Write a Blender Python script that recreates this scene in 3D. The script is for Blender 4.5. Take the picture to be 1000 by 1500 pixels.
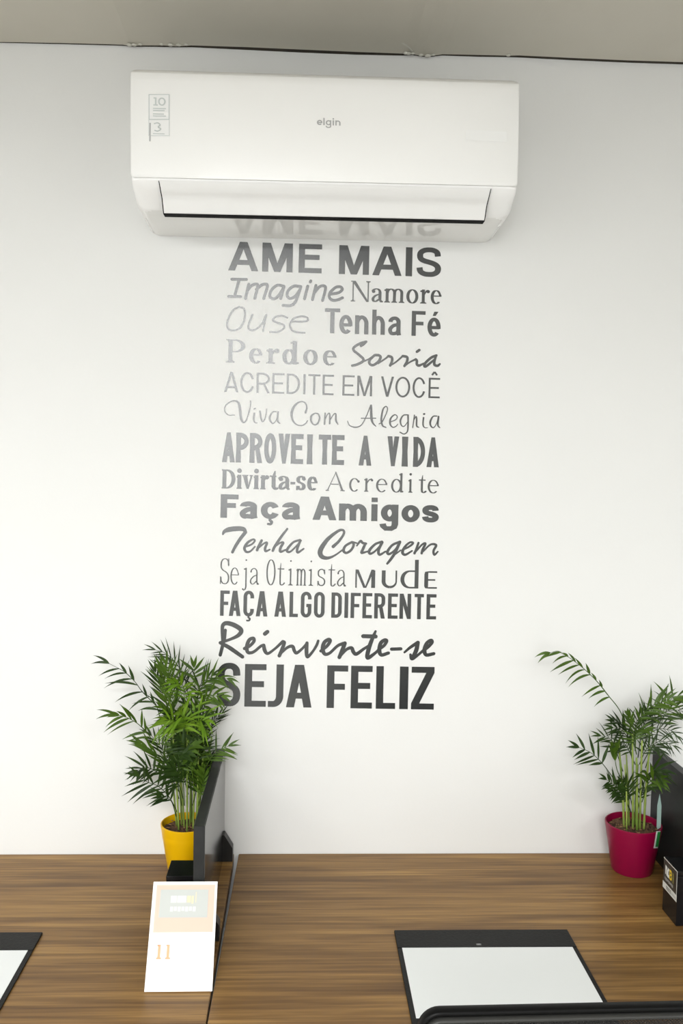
import bpy, bmesh, math, random
from mathutils import Vector, Matrix

S = bpy.context.scene
C = S.collection
for _o in list(bpy.data.objects):
    bpy.data.objects.remove(_o)

# ------------------------------------------------------------------ camera
FPX, DIST, DESK = 1280.0, 1.936, 0.75          # focal length in px of the 1000x1500 frame, camera-wall distance, desk height
VNX, VNY, ROLL = 440.0, 676.0, 0.0165
nY = Vector((VNX - 500, VNY - 750, FPX)).normalized()
rX = Vector((1, ROLL, 0)); rX.z = -(nY.x * rX.x + nY.y * rX.y) / nY.z; rX.normalize()
uZ = rX.cross(nY)

def ray(px, py):
    v = Vector((px - 500, py - 750, FPX))
    return Vector((v.dot(rX), v.dot(nY), v.dot(uZ)))

_r = ray(600, 1249.5)
CAMZ = DESK - _r.z * DIST / _r.y
CAM = Vector((0, -DIST, CAMZ))

def at(px, py, Y=None, Z=None, X=None):
    """point of the room seen at a pixel, on a plane Y=, Z= or X="""
    r = ray(px, py)
    if Y is not None: k = (Y - CAM.y) / r.y
    elif Z is not None: k = (Z - CAM.z) / r.z
    else: k = (X - CAM.x) / r.x
    return CAM + r * k

cd = bpy.data.cameras.new('camera'); cam = bpy.data.objects.new('camera', cd); C.objects.link(cam)
cd.sensor_fit = 'VERTICAL'; cd.sensor_height = 36; cd.sensor_width = 24; cd.lens = FPX / 1500 * 36
cd.clip_start = 0.02
right = Vector((rX.x, nY.x, uZ.x)); down = Vector((rX.y, nY.y, uZ.y)); fwd = Vector((rX.z, nY.z, uZ.z))
m3 = Matrix((right, -down, -fwd)).transposed()
cam.matrix_world = Matrix.Translation(CAM) @ m3.to_4x4()
S.camera = cam

# ------------------------------------------------------------------ light and exposure
S.view_settings.view_transform = 'Standard'; S.view_settings.look = 'None'
S.view_settings.gamma = 1; S.view_settings.exposure = -0.13
S.view_settings.use_curve_mapping = False
W = bpy.data.worlds.new('world'); S.world = W; W.use_nodes = True
W.node_tree.nodes['Background'].inputs[0].default_value = (.9, .95, 1, 1)
W.node_tree.nodes['Background'].inputs[1].default_value = 0.03
CEIL = at(470, 74, Y=0).z
LAMPS = [(-0.42, -2.9, 1.3, .7, 62), (-0.42, -4.1, 1.3, .7, 64), (-0.42, -5.3, 1.3, .7, 64), (-0.42, -6.5, 1.3, .7, 64), (-2.1, -2.4, 1.2, .6, 40), (1.75, -2.9, 1.2, .6, 30)]
LAMPCOL = (.98, .988, .985)
FILL_WINDOW = (-.75, 1.62, 2.3, 1.25, 32)           # fill light added as a window behind the camera: x, z, width, height, power

# ------------------------------------------------------------------ materials
def principled(name, col, rough=.5, spec=.5, **kw):
    m = bpy.data.materials.new(name); m.use_nodes = True
    b = m.node_tree.nodes['Principled BSDF']
    b.inputs['Base Color'].default_value = (*col, 1)
    b.inputs['Roughness'].default_value = rough
    b.inputs['Specular IOR Level'].default_value = spec
    for k, v in kw.items(): b.inputs[k.replace('_', ' ')].default_value = v
    return m

def noisy(name, c0, c1, scale, rough=.6, bump=0., stretch=(1, 1, 1), detail=4, spec=.5, lo=.35, hi=.65, bscale=None):
    m = principled(name, c0, rough, spec); nt = m.node_tree; N = nt.nodes; L = nt.links
    tc = N.new('ShaderNodeTexCoord'); mp = N.new('ShaderNodeMapping'); mp.inputs['Scale'].default_value = stretch
    L.new(tc.outputs['Object'], mp.inputs['Vector'])
    nz = N.new('ShaderNodeTexNoise'); nz.inputs['Scale'].default_value = scale; nz.inputs['Detail'].default_value = detail
    L.new(mp.outputs['Vector'], nz.inputs['Vector'])
    rp = N.new('ShaderNodeValToRGB'); rp.color_ramp.elements[0].position = lo; rp.color_ramp.elements[1].position = hi
    rp.color_ramp.elements[0].color = (*c0, 1); rp.color_ramp.elements[1].color = (*c1, 1)
    L.new(nz.outputs['Fac'], rp.inputs['Fac']); L.new(rp.outputs['Color'], N['Principled BSDF'].inputs['Base Color'])
    if bump:
        bp = N.new('ShaderNodeBump'); bp.inputs['Strength'].default_value = bump; bp.inputs['Distance'].default_value = .002
        src = nz
        if bscale:
            src = N.new('ShaderNodeTexNoise'); src.inputs['Scale'].default_value = bscale; L.new(tc.outputs['Object'], src.inputs['Vector'])
        L.new(src.outputs['Fac'], bp.inputs['Height']); L.new(bp.outputs['Normal'], N['Principled BSDF'].inputs['Normal'])
    return m

def wood():
    m = principled('walnut_laminate', (.2, .1, .04), .36, .30); nt = m.node_tree; N = nt.nodes; L = nt.links
    tc = N.new('ShaderNodeTexCoord')
    def noise(sx, sy, sc, det, dist=0.):
        mp = N.new('ShaderNodeMapping'); mp.inputs['Scale'].default_value = (sx, sy, 1)
        L.new(tc.outputs['Object'], mp.inputs['Vector'])
        n = N.new('ShaderNodeTexNoise'); n.inputs['Scale'].default_value = sc; n.inputs['Detail'].default_value = det
        n.inputs['Distortion'].default_value = dist
        L.new(mp.outputs['Vector'], n.inputs['Vector']); return n.outputs['Fac']
    a = noise(.9, 14, 2.2, 3, .6)       # broad bands
    b = noise(1.2, 60, 2.5, 5, .3)      # grain lines
    c = noise(5, 240, 3, 3)             # fine pores
    def mixv(x, y, f):
        mx = N.new('ShaderNodeMix'); mx.data_type = 'FLOAT'; mx.inputs[0].default_value = f
        L.new(x, mx.inputs[2]); L.new(y, mx.inputs[3]); return mx.outputs[0]
    v = mixv(mixv(a, b, .45), c, .16)
    rp = N.new('ShaderNodeValToRGB'); e = rp.color_ramp.elements
    e[0].position = .36; e[0].color = (.088, .041, .011, 1)
    e[1].position = .66; e[1].color = (.385, .222, .068, 1)
    x = e.new(.47); x.color = (.178, .092, .025, 1)
    x = e.new(.56); x.color = (.265, .146, .043, 1)
    L.new(v, rp.inputs['Fac']); L.new(rp.outputs['Color'], N['Principled BSDF'].inputs['Base Color'])
    return m

M = dict(
    wall=noisy('white_wall_paint', (.752, .756, .745), (.765, .769, .758), 3, .6, .05, spec=.3, bscale=160),
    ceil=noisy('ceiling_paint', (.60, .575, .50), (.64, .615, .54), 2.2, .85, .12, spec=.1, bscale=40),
    caulk=principled('caulk', (.66, .65, .58), .7, .2),
    dark=principled('dark_gap', (.012, .012, .012), .8, .1),
    gap_shade=principled('gap_shade_paint', (.055, .048, .038), .9, .1),  # shade of the ceiling gap put into a flat colour
    floor=noisy('grey_floor', (.20, .19, .175), (.25, .24, .225), 3, .4),
    room=principled('room_wall_paint', (.72, .72, .70), .7, .2),
    wood=wood(),
    blackmdf=noisy('black_laminate', (.011, .0115, .0115), (.015, .0155, .0155), 60, .38, .03, spec=.35),
    gloss=principled('black_gloss', (.010, .010, .010), .13, .75),
    blackmetal=principled('black_metal', (.010, .010, .010), .35, .4),
    blackbox=principled('black_acrylic', (.005, .005, .006), .22, .25),
    vinyl=principled('charcoal_vinyl', (.011, .0135, .0135), .265, 1.0),
    acw=principled('white_plastic', (.93, .93, .92), .28, .5),
    acu=principled('white_plastic_polished', (.90, .90, .88), .06, .55),
    acl=principled('white_plastic_louver', (.86, .86, .85), .30, .5),
    acgrey=principled('grey_print', (.42, .42, .42), .4),
    stickline=principled('pale_grey_print', (.60, .64, .63), .4),
    stickback=principled('clear_sticker', (.905, .91, .905), .30),
    yellow=principled('yellow_plastic', (.74, .42, .0), .35, .4),
    pink=principled('magenta_plastic', (.235, .001, .036), .38, .35),
    soil=noisy('soil', (.035, .017, .009), (.13, .07, .035), 90, .9, .6),
    chip=principled('bark_chip', (.24, .13, .06), .8),
    stemg=noisy('palm_cane', (.13, .21, .03), (.30, .38, .08), 30, .45, stretch=(1, 1, .4)),
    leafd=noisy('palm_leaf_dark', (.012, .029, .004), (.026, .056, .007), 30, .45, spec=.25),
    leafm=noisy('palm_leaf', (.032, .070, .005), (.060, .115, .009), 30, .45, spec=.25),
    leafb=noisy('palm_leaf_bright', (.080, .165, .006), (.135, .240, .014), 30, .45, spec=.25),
    white=principled('white_card', (.90, .90, .89), .5, .3),
    peach=principled('peach_print', (.74, .48, .39), .5, .3),
    greyp=principled('grey_print_photo', (.47, .49, .47), .5, .3),
    cream=principled('cream_print', (.62, .57, .40), .5, .3),
    orange=principled('orange_print', (.78, .40, .23), .5, .3),
    paper=principled('white_paper', (.80, .825, .825), .6, .3),
    padblack=noisy('pad_leatherette', (.007, .007, .007), (.010, .010, .0095), 200, .5, .2, spec=.2),
    label_dark=principled('sticker_dark', (.03, .027, .022), .35),
    label_white=principled('sticker_white', (.72, .72, .68), .4),
    label_yellow=principled('sticker_yellow', (.78, .55, .03), .4),
    label_olive=principled('sticker_olive', (.20, .18, .05), .4),
    green=principled('tag_green', (.02, .30, .06), .35),
    tag=principled('tag_white', (.75, .78, .74), .35),
    stake=principled('pale_teal_plastic', (.30, .42, .38), .2, .5),
    chairframe=principled('chair_plastic', (.004, .004, .004), .36, .10),
    chairlip=principled('chair_rubber', (.028, .028, .026), .40, .3),
    lampframe=principled('lamp_frame', (.8, .8, .8), .4),
)
def mesh_net():
    m = principled('black_net', (.012, .012, .012), .6, .3); nt = m.node_tree; N = nt.nodes; L = nt.links
    tc = N.new('ShaderNodeTexCoord'); ck = N.new('ShaderNodeTexChecker'); ck.inputs['Scale'].default_value = 500
    L.new(tc.outputs['Object'], ck.inputs['Vector'])
    mt = N.new('ShaderNodeMath'); mt.operation = 'MULTIPLY_ADD'; mt.inputs[1].default_value = .3; mt.inputs[2].default_value = .7
    L.new(ck.outputs['Fac'], mt.inputs[0]); L.new(mt.outputs[0], N['Principled BSDF'].inputs['Alpha'])
    return m
M['net'] = mesh_net()
def emitter():
    m = bpy.data.materials.new('lamp_diffuser'); m.use_nodes = True
    b = m.node_tree.nodes['Principled BSDF']; b.inputs['Base Color'].default_value = (.9, .9, .9, 1)
    b.inputs['Emission Color'].default_value = (*LAMPCOL, 1); b.inputs['Emission Strength'].default_value = 3
    return m
M['lamp'] = emitter()
M['fill_glow'] = emitter(); M['fill_glow'].name = 'fill_pane'  # glow for the pane of the added window

# ------------------------------------------------------------------ object helpers
def tag(o, label, cat, group=None):
    o['label'] = label; o['category'] = cat
    if group: o['group'] = group
    return o
def thing(name, label, cat, loc=(0, 0, 0), rz=0, group=None):
    o = bpy.data.objects.new(name, None); C.objects.link(o); o.location = loc; o.rotation_euler = (0, 0, rz)
    o.empty_display_size = .02
    return tag(o, label, cat, group)
def link(name, me, mat, parent=None, smooth=False, world=False):
    o = bpy.data.objects.new(name, me); C.objects.link(o)
    mats = mat if isinstance(mat, (list, tuple)) else [mat]
    for x in mats: me.materials.append(x)
    if smooth:
        for p in me.polygons: p.use_smooth = True
    if parent is not None:
        o.parent = parent
        if world:      # geometry given in room coordinates: keep it there under a moved parent
            p = parent; mw = Matrix.Identity(4)
            while p is not None:
                mw = p.matrix_basis @ mw; p = p.parent
            me.transform(mw.inverted())
    return o
def pyobj(name, vs, fs, mat, parent=None, smooth=False, world=False):
    me = bpy.data.meshes.new(name); me.from_pydata([tuple(v) for v in vs], [], fs); me.update()
    return link(name, me, mat, parent, smooth, world)
def bmobj(name, bm, mat, parent=None, smooth=False, world=False, recalc=True):
    if recalc: bmesh.ops.recalc_face_normals(bm, faces=bm.faces)
    me = bpy.data.meshes.new(name); bm.to_mesh(me); bm.free()
    return link(name, me, mat, parent, smooth, world)
def box(bm, x0, x1, y0, y1, z0, z1, bev=0., seg=2):
    r = bmesh.ops.create_cube(bm, size=1)
    vs = r['verts']
    for v in vs: v.co = Vector(((x0 + x1) / 2 + v.co.x * (x1 - x0), (y0 + y1) / 2 + v.co.y * (y1 - y0), (z0 + z1) / 2 + v.co.z * (z1 - z0)))
    if bev:
        es = list({e for v in vs for e in v.link_edges})
        bmesh.ops.bevel(bm, geom=es, offset=bev, segments=seg, affect='EDGES', profile=.6)
def boxobj(name, dims, mat, parent=None, bev=0., world=False, seg=2):
    bm = bmesh.new(); box(bm, *dims, bev=bev, seg=seg); return bmobj(name, bm, mat, parent, world=world)
def prism(bm, pts, depth):
    """closed polygon of 3D points pushed along the vector depth"""
    a = [bm.verts.new(p) for p in pts]; b = [bm.verts.new(Vector(p) + Vector(depth)) for p in pts]
    n = len(pts); bm.faces.new(a); bm.faces.new(b[::-1])
    for i in range(n): bm.faces.new((a[i], b[i], b[(i + 1) % n], a[(i + 1) % n]))
def lathe(prof, n=48, cx=0, cy=0, cz=0):
    vs = []; fs = []
    for r, z in prof:
        for i in range(n):
            t = 2 * math.pi * i / n; vs.append((cx + r * math.cos(t), cy + r * math.sin(t), cz + z))
    for k in range(len(prof) - 1):
        for i in range(n):
            j = (i + 1) % n; fs.append((k * n + i, k * n + j, (k + 1) * n + j, (k + 1) * n + i))
    return vs, fs
def crom(pts, n=6, closed=False):
    """Catmull-Rom through tuples of any length"""
    P = [tuple(map(float, p)) for p in pts]
    if len(P) < 3 and not closed:
        return [tuple(a + (b - a) * i / n for a, b in zip(P[0], P[-1])) for i in range(n + 1)] if len(P) == 2 else P
    ext = [P[-1]] + P + [P[0], P[1]] if closed else [tuple(2 * a - b for a, b in zip(P[0], P[1]))] + P + [tuple(2 * a - b for a, b in zip(P[-1], P[-2]))]
    out = []
    for i in range(1, len(ext) - 2):
        p0, p1, p2, p3 = ext[i - 1:i + 3]
        for k in range(n):
            t = k / n
            out.append(tuple(.5 * (2 * b + (c - a) * t + (2 * a - 5 * b + 4 * c - d) * t * t + (3 * b - a - 3 * c + d) * t ** 3) for a, b, c, d in zip(p0, p1, p2, p3)))
    if not closed: out.append(P[-1])
    return out
def tube(vs, fs, path, rad, n=8, cap=True):
    """append a tube along 3D path; rad a number or list"""
    P = [Vector(p) for p in path]; base = len(vs)
    ref = Vector((0.13, 1, .21)).normalized()
    for i, p in enumerate(P):
        t = (P[min(i + 1, len(P) - 1)] - P[max(i - 1, 0)]).normalized()
        a = t.cross(ref)
        if a.length < 1e-3: a = t.cross(Vector((1, 0, 0)))
        a.normalize(); b = t.cross(a).normalized()
        r = rad[i] if isinstance(rad, (list, tuple)) else rad
        for k in range(n):
            w = 2 * math.pi * k / n; vs.append(p + a * (r * math.cos(w)) + b * (r * math.sin(w)))
    for i in range(len(P) - 1):
        for k in range(n):
            j = (k + 1) % n; fs.append((base + i * n + k, base + i * n + j, base + (i + 1) * n + j, base + (i + 1) * n + k))
    if cap:
        fs.append(tuple(base + k for k in range(n))[::-1]); fs.append(tuple(base + (len(P) - 1) * n + k for k in range(n)))
# ================================================================== the room
XL, XR, YF = -2.9, 2.6, -7.4
def struct(o):
    o['kind'] = 'structure'; return o
struct(boxobj('wall_back', (XL, XR, 0, .12, 0, CEIL + .25), M['wall']))
struct(boxobj('wall_left', (XL - .1, XL, YF, .12, 0, CEIL + .25), M['room']))
struct(boxobj('wall_right', (XR, XR + .1, YF, .12, 0, CEIL + .25), M['room']))
struct(boxobj('wall_front', (XL - .1, XR + .1, YF - .1, YF, 0, CEIL + .25), M['room']))
struct(boxobj('floor', (XL - .1, XR + .1, YF - .1, .12, -.1, 0), M['floor']))
# plasterboard ceiling with a rough, slightly out-of-level edge and an open shadow gap at the wall
edge = [(-300, 59, .004), (0, 62.5, .004), (90, 64, .005), (180, 66.5, .005), (192, 68.5, .003), (205, 67.5, .006), (240, 67.5, .007), (258, 69, .004), (280, 67.5, .008),
        (360, 70, .012), (440, 73.5, .013), (520, 77, .012), (590, 79.5, .009), (603, 80, .005), (618, 83, .004), (632, 83, .004), (648, 80.5, .006), (700, 81.5, .008), (745, 82.5, .007),
        (760, 82.2, .009), (840, 86, .010), (920, 89.5, .010), (1000, 92, .010), (1400, 108, .010)]
edge = [(a, b, g * 1.15 + .0008) for a, b, g in edge]
bm = bmesh.new(); cols = []
for px, py, g in edge:
    p = at(px, py - 1.0, Y=-g)
    a = bm.verts.new((p.x, -g, p.z)); b = bm.verts.new((p.x, -g, p.z + .03))
    c = bm.verts.new((p.x, -.25, p.z + .001)); d = bm.verts.new((p.x, YF, CEIL)); e = bm.verts.new((p.x, YF, CEIL + .03))
    cols.append((a, b, e, d, c))
a0 = cols[0]; a1 = cols[-1]
for col in cols: pass
for i in range(len(cols) - 1):
    for k in range(5):
        bm.faces.new((cols[i][k], cols[i][(k + 1) % 5], cols[i + 1][(k + 1) % 5], cols[i + 1][k]))
# side strips out to the walls
for col, x in ((cols[0], XL), (cols[-1], XR)):
    new = [bm.verts.new((x, v.co.y, v.co.z)) for v in col]
    for k in range(5): bm.faces.new((col[k], col[(k + 1) % 5], new[(k + 1) % 5], new[k]))
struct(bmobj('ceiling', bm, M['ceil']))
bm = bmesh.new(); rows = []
for px, py, g in edge:              # near-black strip painting the shade into the gap behind the board's edge
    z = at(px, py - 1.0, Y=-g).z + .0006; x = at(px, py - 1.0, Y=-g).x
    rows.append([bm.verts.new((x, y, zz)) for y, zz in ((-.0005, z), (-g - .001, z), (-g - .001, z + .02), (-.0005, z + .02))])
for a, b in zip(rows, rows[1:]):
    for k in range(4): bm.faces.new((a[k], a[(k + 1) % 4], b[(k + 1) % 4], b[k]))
struct(bmobj('gap_shade_strip', bm, M['gap_shade']))
# dried filler squeezed out along the ceiling edge
def blob(spec, name):
    vs, fs = [], []
    for px, py, r in spec:
        p = at(px, py, Y=-.012); b = len(vs)
        v, f = lathe([(r * math.sin(t) * 1.5, r * .5 * math.cos(t)) for t in [math.pi * k / 6 for k in range(7)]], 10, p.x, p.y - .004, p.z)
        vs += v; fs += [tuple(i + b for i in q) for q in f]
    o = pyobj(name, vs, fs, M['caulk'], smooth=True); struct(o)
blob([(190, 67, .004), (197, 67, .0035), (206, 66.4, .003), (237, 66.4, .003), (250, 67.2, .004), (262, 67, .004), (273, 66.6, .003)], 'trim_2')
blob([(594, 79, .004), (598, 79.6, .004), (604, 79.7, .003), (616, 82, .0035), (626, 83, .0045), (634, 81.4, .003), (744, 82, .0035)], 'trim_3')
vs, fs = [], []
pth = [at(px, py, Z=CEIL + dz) for px, py, dz in ((583, 57, .0), (592, 62, -.0005), (598, 67, -.0003), (604, 73, -.0005))]
tube(vs, fs, [p + Vector((0, 0, -.001)) for p in pth], [.002, .0045, .003, .004], 6)
struct(pyobj('trim_4', vs, fs, M['caulk'], smooth=True))

# unseen window added to brighten the room: frame, mullion, glowing pane, area light
wx, wz, ww, wh, wp = FILL_WINDOW
bm = bmesh.new()
for dims in ((wx - ww/2 - .05, wx + ww/2 + .05, YF, YF + .03, wz - wh/2 - .05, wz - wh/2), (wx - ww/2 - .05, wx + ww/2 + .05, YF, YF + .03, wz + wh/2, wz + wh/2 + .05),
             (wx - ww/2 - .05, wx - ww/2, YF, YF + .03, wz - wh/2, wz + wh/2), (wx + ww/2, wx + ww/2 + .05, YF, YF + .03, wz - wh/2, wz + wh/2), (wx - .02, wx + .02, YF, YF + .03, wz - wh/2, wz + wh/2)):
    box(bm, *dims)
struct(bmobj('fill_window_1', bm, M['lampframe']))
wpane = struct(boxobj('fill_window_2', (wx - ww/2, wx + ww/2, YF + .002, YF + .008, wz - wh/2, wz + wh/2), M['fill_glow']))
ld = bpy.data.lights.new('fill_light', 'AREA'); ld.shape = 'RECTANGLE'; ld.size = ww; ld.size_y = wh; ld.energy = wp; ld.color = (.93, .97, 1)
lo = bpy.data.objects.new('fill_light', ld); C.objects.link(lo); lo.location = (wx, YF + .035, wz); lo.rotation_euler = (math.radians(90), 0, 0)
# ceiling light panels behind the camera
def lamp(x, y, w, d, pw, label):
    t = thing('ceiling_light', label, 'ceiling light', (x, y, CEIL - .02), 0, 'ceiling light panels')
    bm = bmesh.new()
    for dims in ((-w/2-.02, w/2+.02, -d/2-.02, -d/2, -.012, .02), (-w/2-.02, w/2+.02, d/2, d/2+.02, -.012, .02), (-w/2-.02, -w/2, -d/2, d/2, -.012, .02), (w/2, w/2+.02, -d/2, d/2, -.012, .02)):
        box(bm, *dims)
    bmobj('frame', bm, M['lampframe'], t)
    boxobj('diffuser', (-w/2, w/2, -d/2, d/2, -.004, .01), M['lamp'], t)
    ld = bpy.data.lights.new('lamp_light', 'AREA'); ld.shape = 'RECTANGLE'; ld.size = w; ld.size_y = d; ld.energy = pw; ld.color = LAMPCOL
    lo = bpy.data.objects.new('lamp_light', ld); C.objects.link(lo); lo.location = (x, y, CEIL - .03)
for i, l in enumerate(LAMPS):
    lamp(*l, 'white rectangular ceiling light panel ' + ('nearest in the middle row behind the camera', 'second in the middle row behind the camera', 'third in the middle row behind the camera', 'farthest in the middle row behind the camera', 'at the left side of the room', 'at the right side of the room')[i])
# ================================================================== lettering
# every glyph is drawn in photo pixels (x right, y up from its baseline) and laid onto its surface
def hull(P):
    P = sorted(set((round(x, 5), round(y, 5)) for x, y in P))
    if len(P) < 3: return P
    def half(Q):
        h = []
        for p in Q:
            while len(h) > 1 and (h[-1][0] - h[-2][0]) * (p[1] - h[-2][1]) - (h[-1][1] - h[-2][1]) * (p[0] - h[-2][0]) <= 0: h.pop()
            h.append(p)
        return h[:-1]
    return half(P) + half(P[::-1])
class Ink:
    def __init__(self): self.polys = []
    def poly(self, pts): self.polys.append([tuple(p) for p in pts])
    def rect(self, x0, y0, x1, y1): self.poly([(x0, y0), (x1, y0), (x1, y1), (x0, y1)])
    def strip(self, pts, a, b, closed=False):
        """path swept by an elliptic pen a wide, b high, butt ends, miter-free smooth joins"""
        n = len(pts); L = []; R = []
        for i in range(n):
            p0 = pts[(i - 1) % n] if closed else pts[max(i - 1, 0)]; p1 = pts[(i + 1) % n] if closed else pts[min(i + 1, n - 1)]
            tx, ty = (p1[0] - p0[0]) / a, (p1[1] - p0[1]) / b; l = math.hypot(tx, ty) or 1
            ox, oy = -ty / l * a / 2, tx / l * b / 2
            L.append((pts[i][0] + ox, pts[i][1] + oy)); R.append((pts[i][0] - ox, pts[i][1] - oy))
        for i in range(n if closed else n - 1):
            j = (i + 1) % n; self.poly(hull([L[i], L[j], R[j], R[i]]))
    def disc(self, x, y, rx, ry=None, n=12):
        ry = ry or rx; self.poly([(x + rx * math.cos(2 * math.pi * k / n), y + ry * math.sin(2 * math.pi * k / n)) for k in range(n)])
    def brush(self, pts, n=5):
        """round-pen stroke through (x, y, width) points"""
        q = crom(pts, n) if len(pts) > 1 else pts
        for i, (x, y, w) in enumerate(q):
            self.disc(x, y, w / 2, n=10)
            if i:
                x0, y0, w0 = q[i - 1]; dx, dy = x - x0, y - y0; l = math.hypot(dx, dy)
                if l > 1e-6:
                    nx, ny = -dy / l, dx / l
                    self.poly([(x0 + nx * w0 / 2, y0 + ny * w0 / 2), (x + nx * w / 2, y + ny * w / 2), (x - nx * w / 2, y - ny * w / 2), (x0 - nx * w0 / 2, y0 - ny * w0 / 2)])
def arcpts(cx, cy, rx, ry, a0, a1, n=10):
    return [(cx + rx * math.cos(math.radians(a0 + (a1 - a0) * k / n)), cy + ry * math.sin(math.radians(a0 + (a1 - a0) * k / n))) for k in range(n + 1)]
def ring(x0, y0, x1, y1, rx, ry):
    """rounded rectangle path, counter-clockwise from the middle of its right side"""
    rx = min(rx, (x1 - x0) / 2); ry = min(ry, (y1 - y0) / 2); ym = (y0 + y1) / 2
    p = [(x1, ym)]
    for cx, cy, a in ((x1 - rx, y1 - ry, 0), (x0 + rx, y1 - ry, 90), (x0 + rx, y0 + ry, 180), (x1 - rx, y0 + ry, 270)):
        p += arcpts(cx, cy, rx, ry, a, a + 90, 8)
    out = [p[0]]
    for q in p[1:]:
        if math.hypot(q[0] - out[-1][0], q[1] - out[-1][1]) > 1e-4: out.append(q)
    if math.hypot(out[-1][0] - out[0][0], out[-1][1] - out[0][1]) < 1e-4: out.pop()
    return out
def spath(w, h, sv, sh, tip=1.):
    P = [(1 - .02, .74), (.93, .90), (.73, .985), (.5, 1), (.25, .975), (.06, .88), (.02, .74), (.08, .62), (.27, .545), (.5, .50), (.74, .445), (.93, .36), (1, .24), (.94, .10), (.74, .015), (.5, 0), (.26, .02), (.06, .11), (0, .27)]
    return crom([(sv / 2 + x * (w - sv), sh / 2 + y * (h - sh)) for x, y in P], 4)
def open_ring(x0, y0, x1, y1, rx, ry, gap_up, gap_dn):
    ym = (y0 + y1) / 2; r = ring(x0, y0, x1, y1, rx, ry); xm = (x0 + x1) / 2
    dense = []
    for i in range(len(r)):
        a = r[i]; b = r[(i + 1) % len(r)]
        for k in range(4): dense.append((a[0] + (b[0] - a[0]) * k / 4, a[1] + (b[1] - a[1]) * k / 4))
    return [q for q in dense if not (q[0] > xm and (ym - gap_dn) < q[1] < (ym + gap_up))]
def cedilla(I, cx, sv, d):
    I.brush([(cx + .02 * d, .02 * d, sv * .55), (cx, -.25 * d, sv * .5), (cx + .28 * d, -.5 * d, sv * .55), (cx + .12 * d, -.85 * d, sv * .5), (cx - .3 * d, -.85 * d, sv * .45)], 4)

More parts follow.
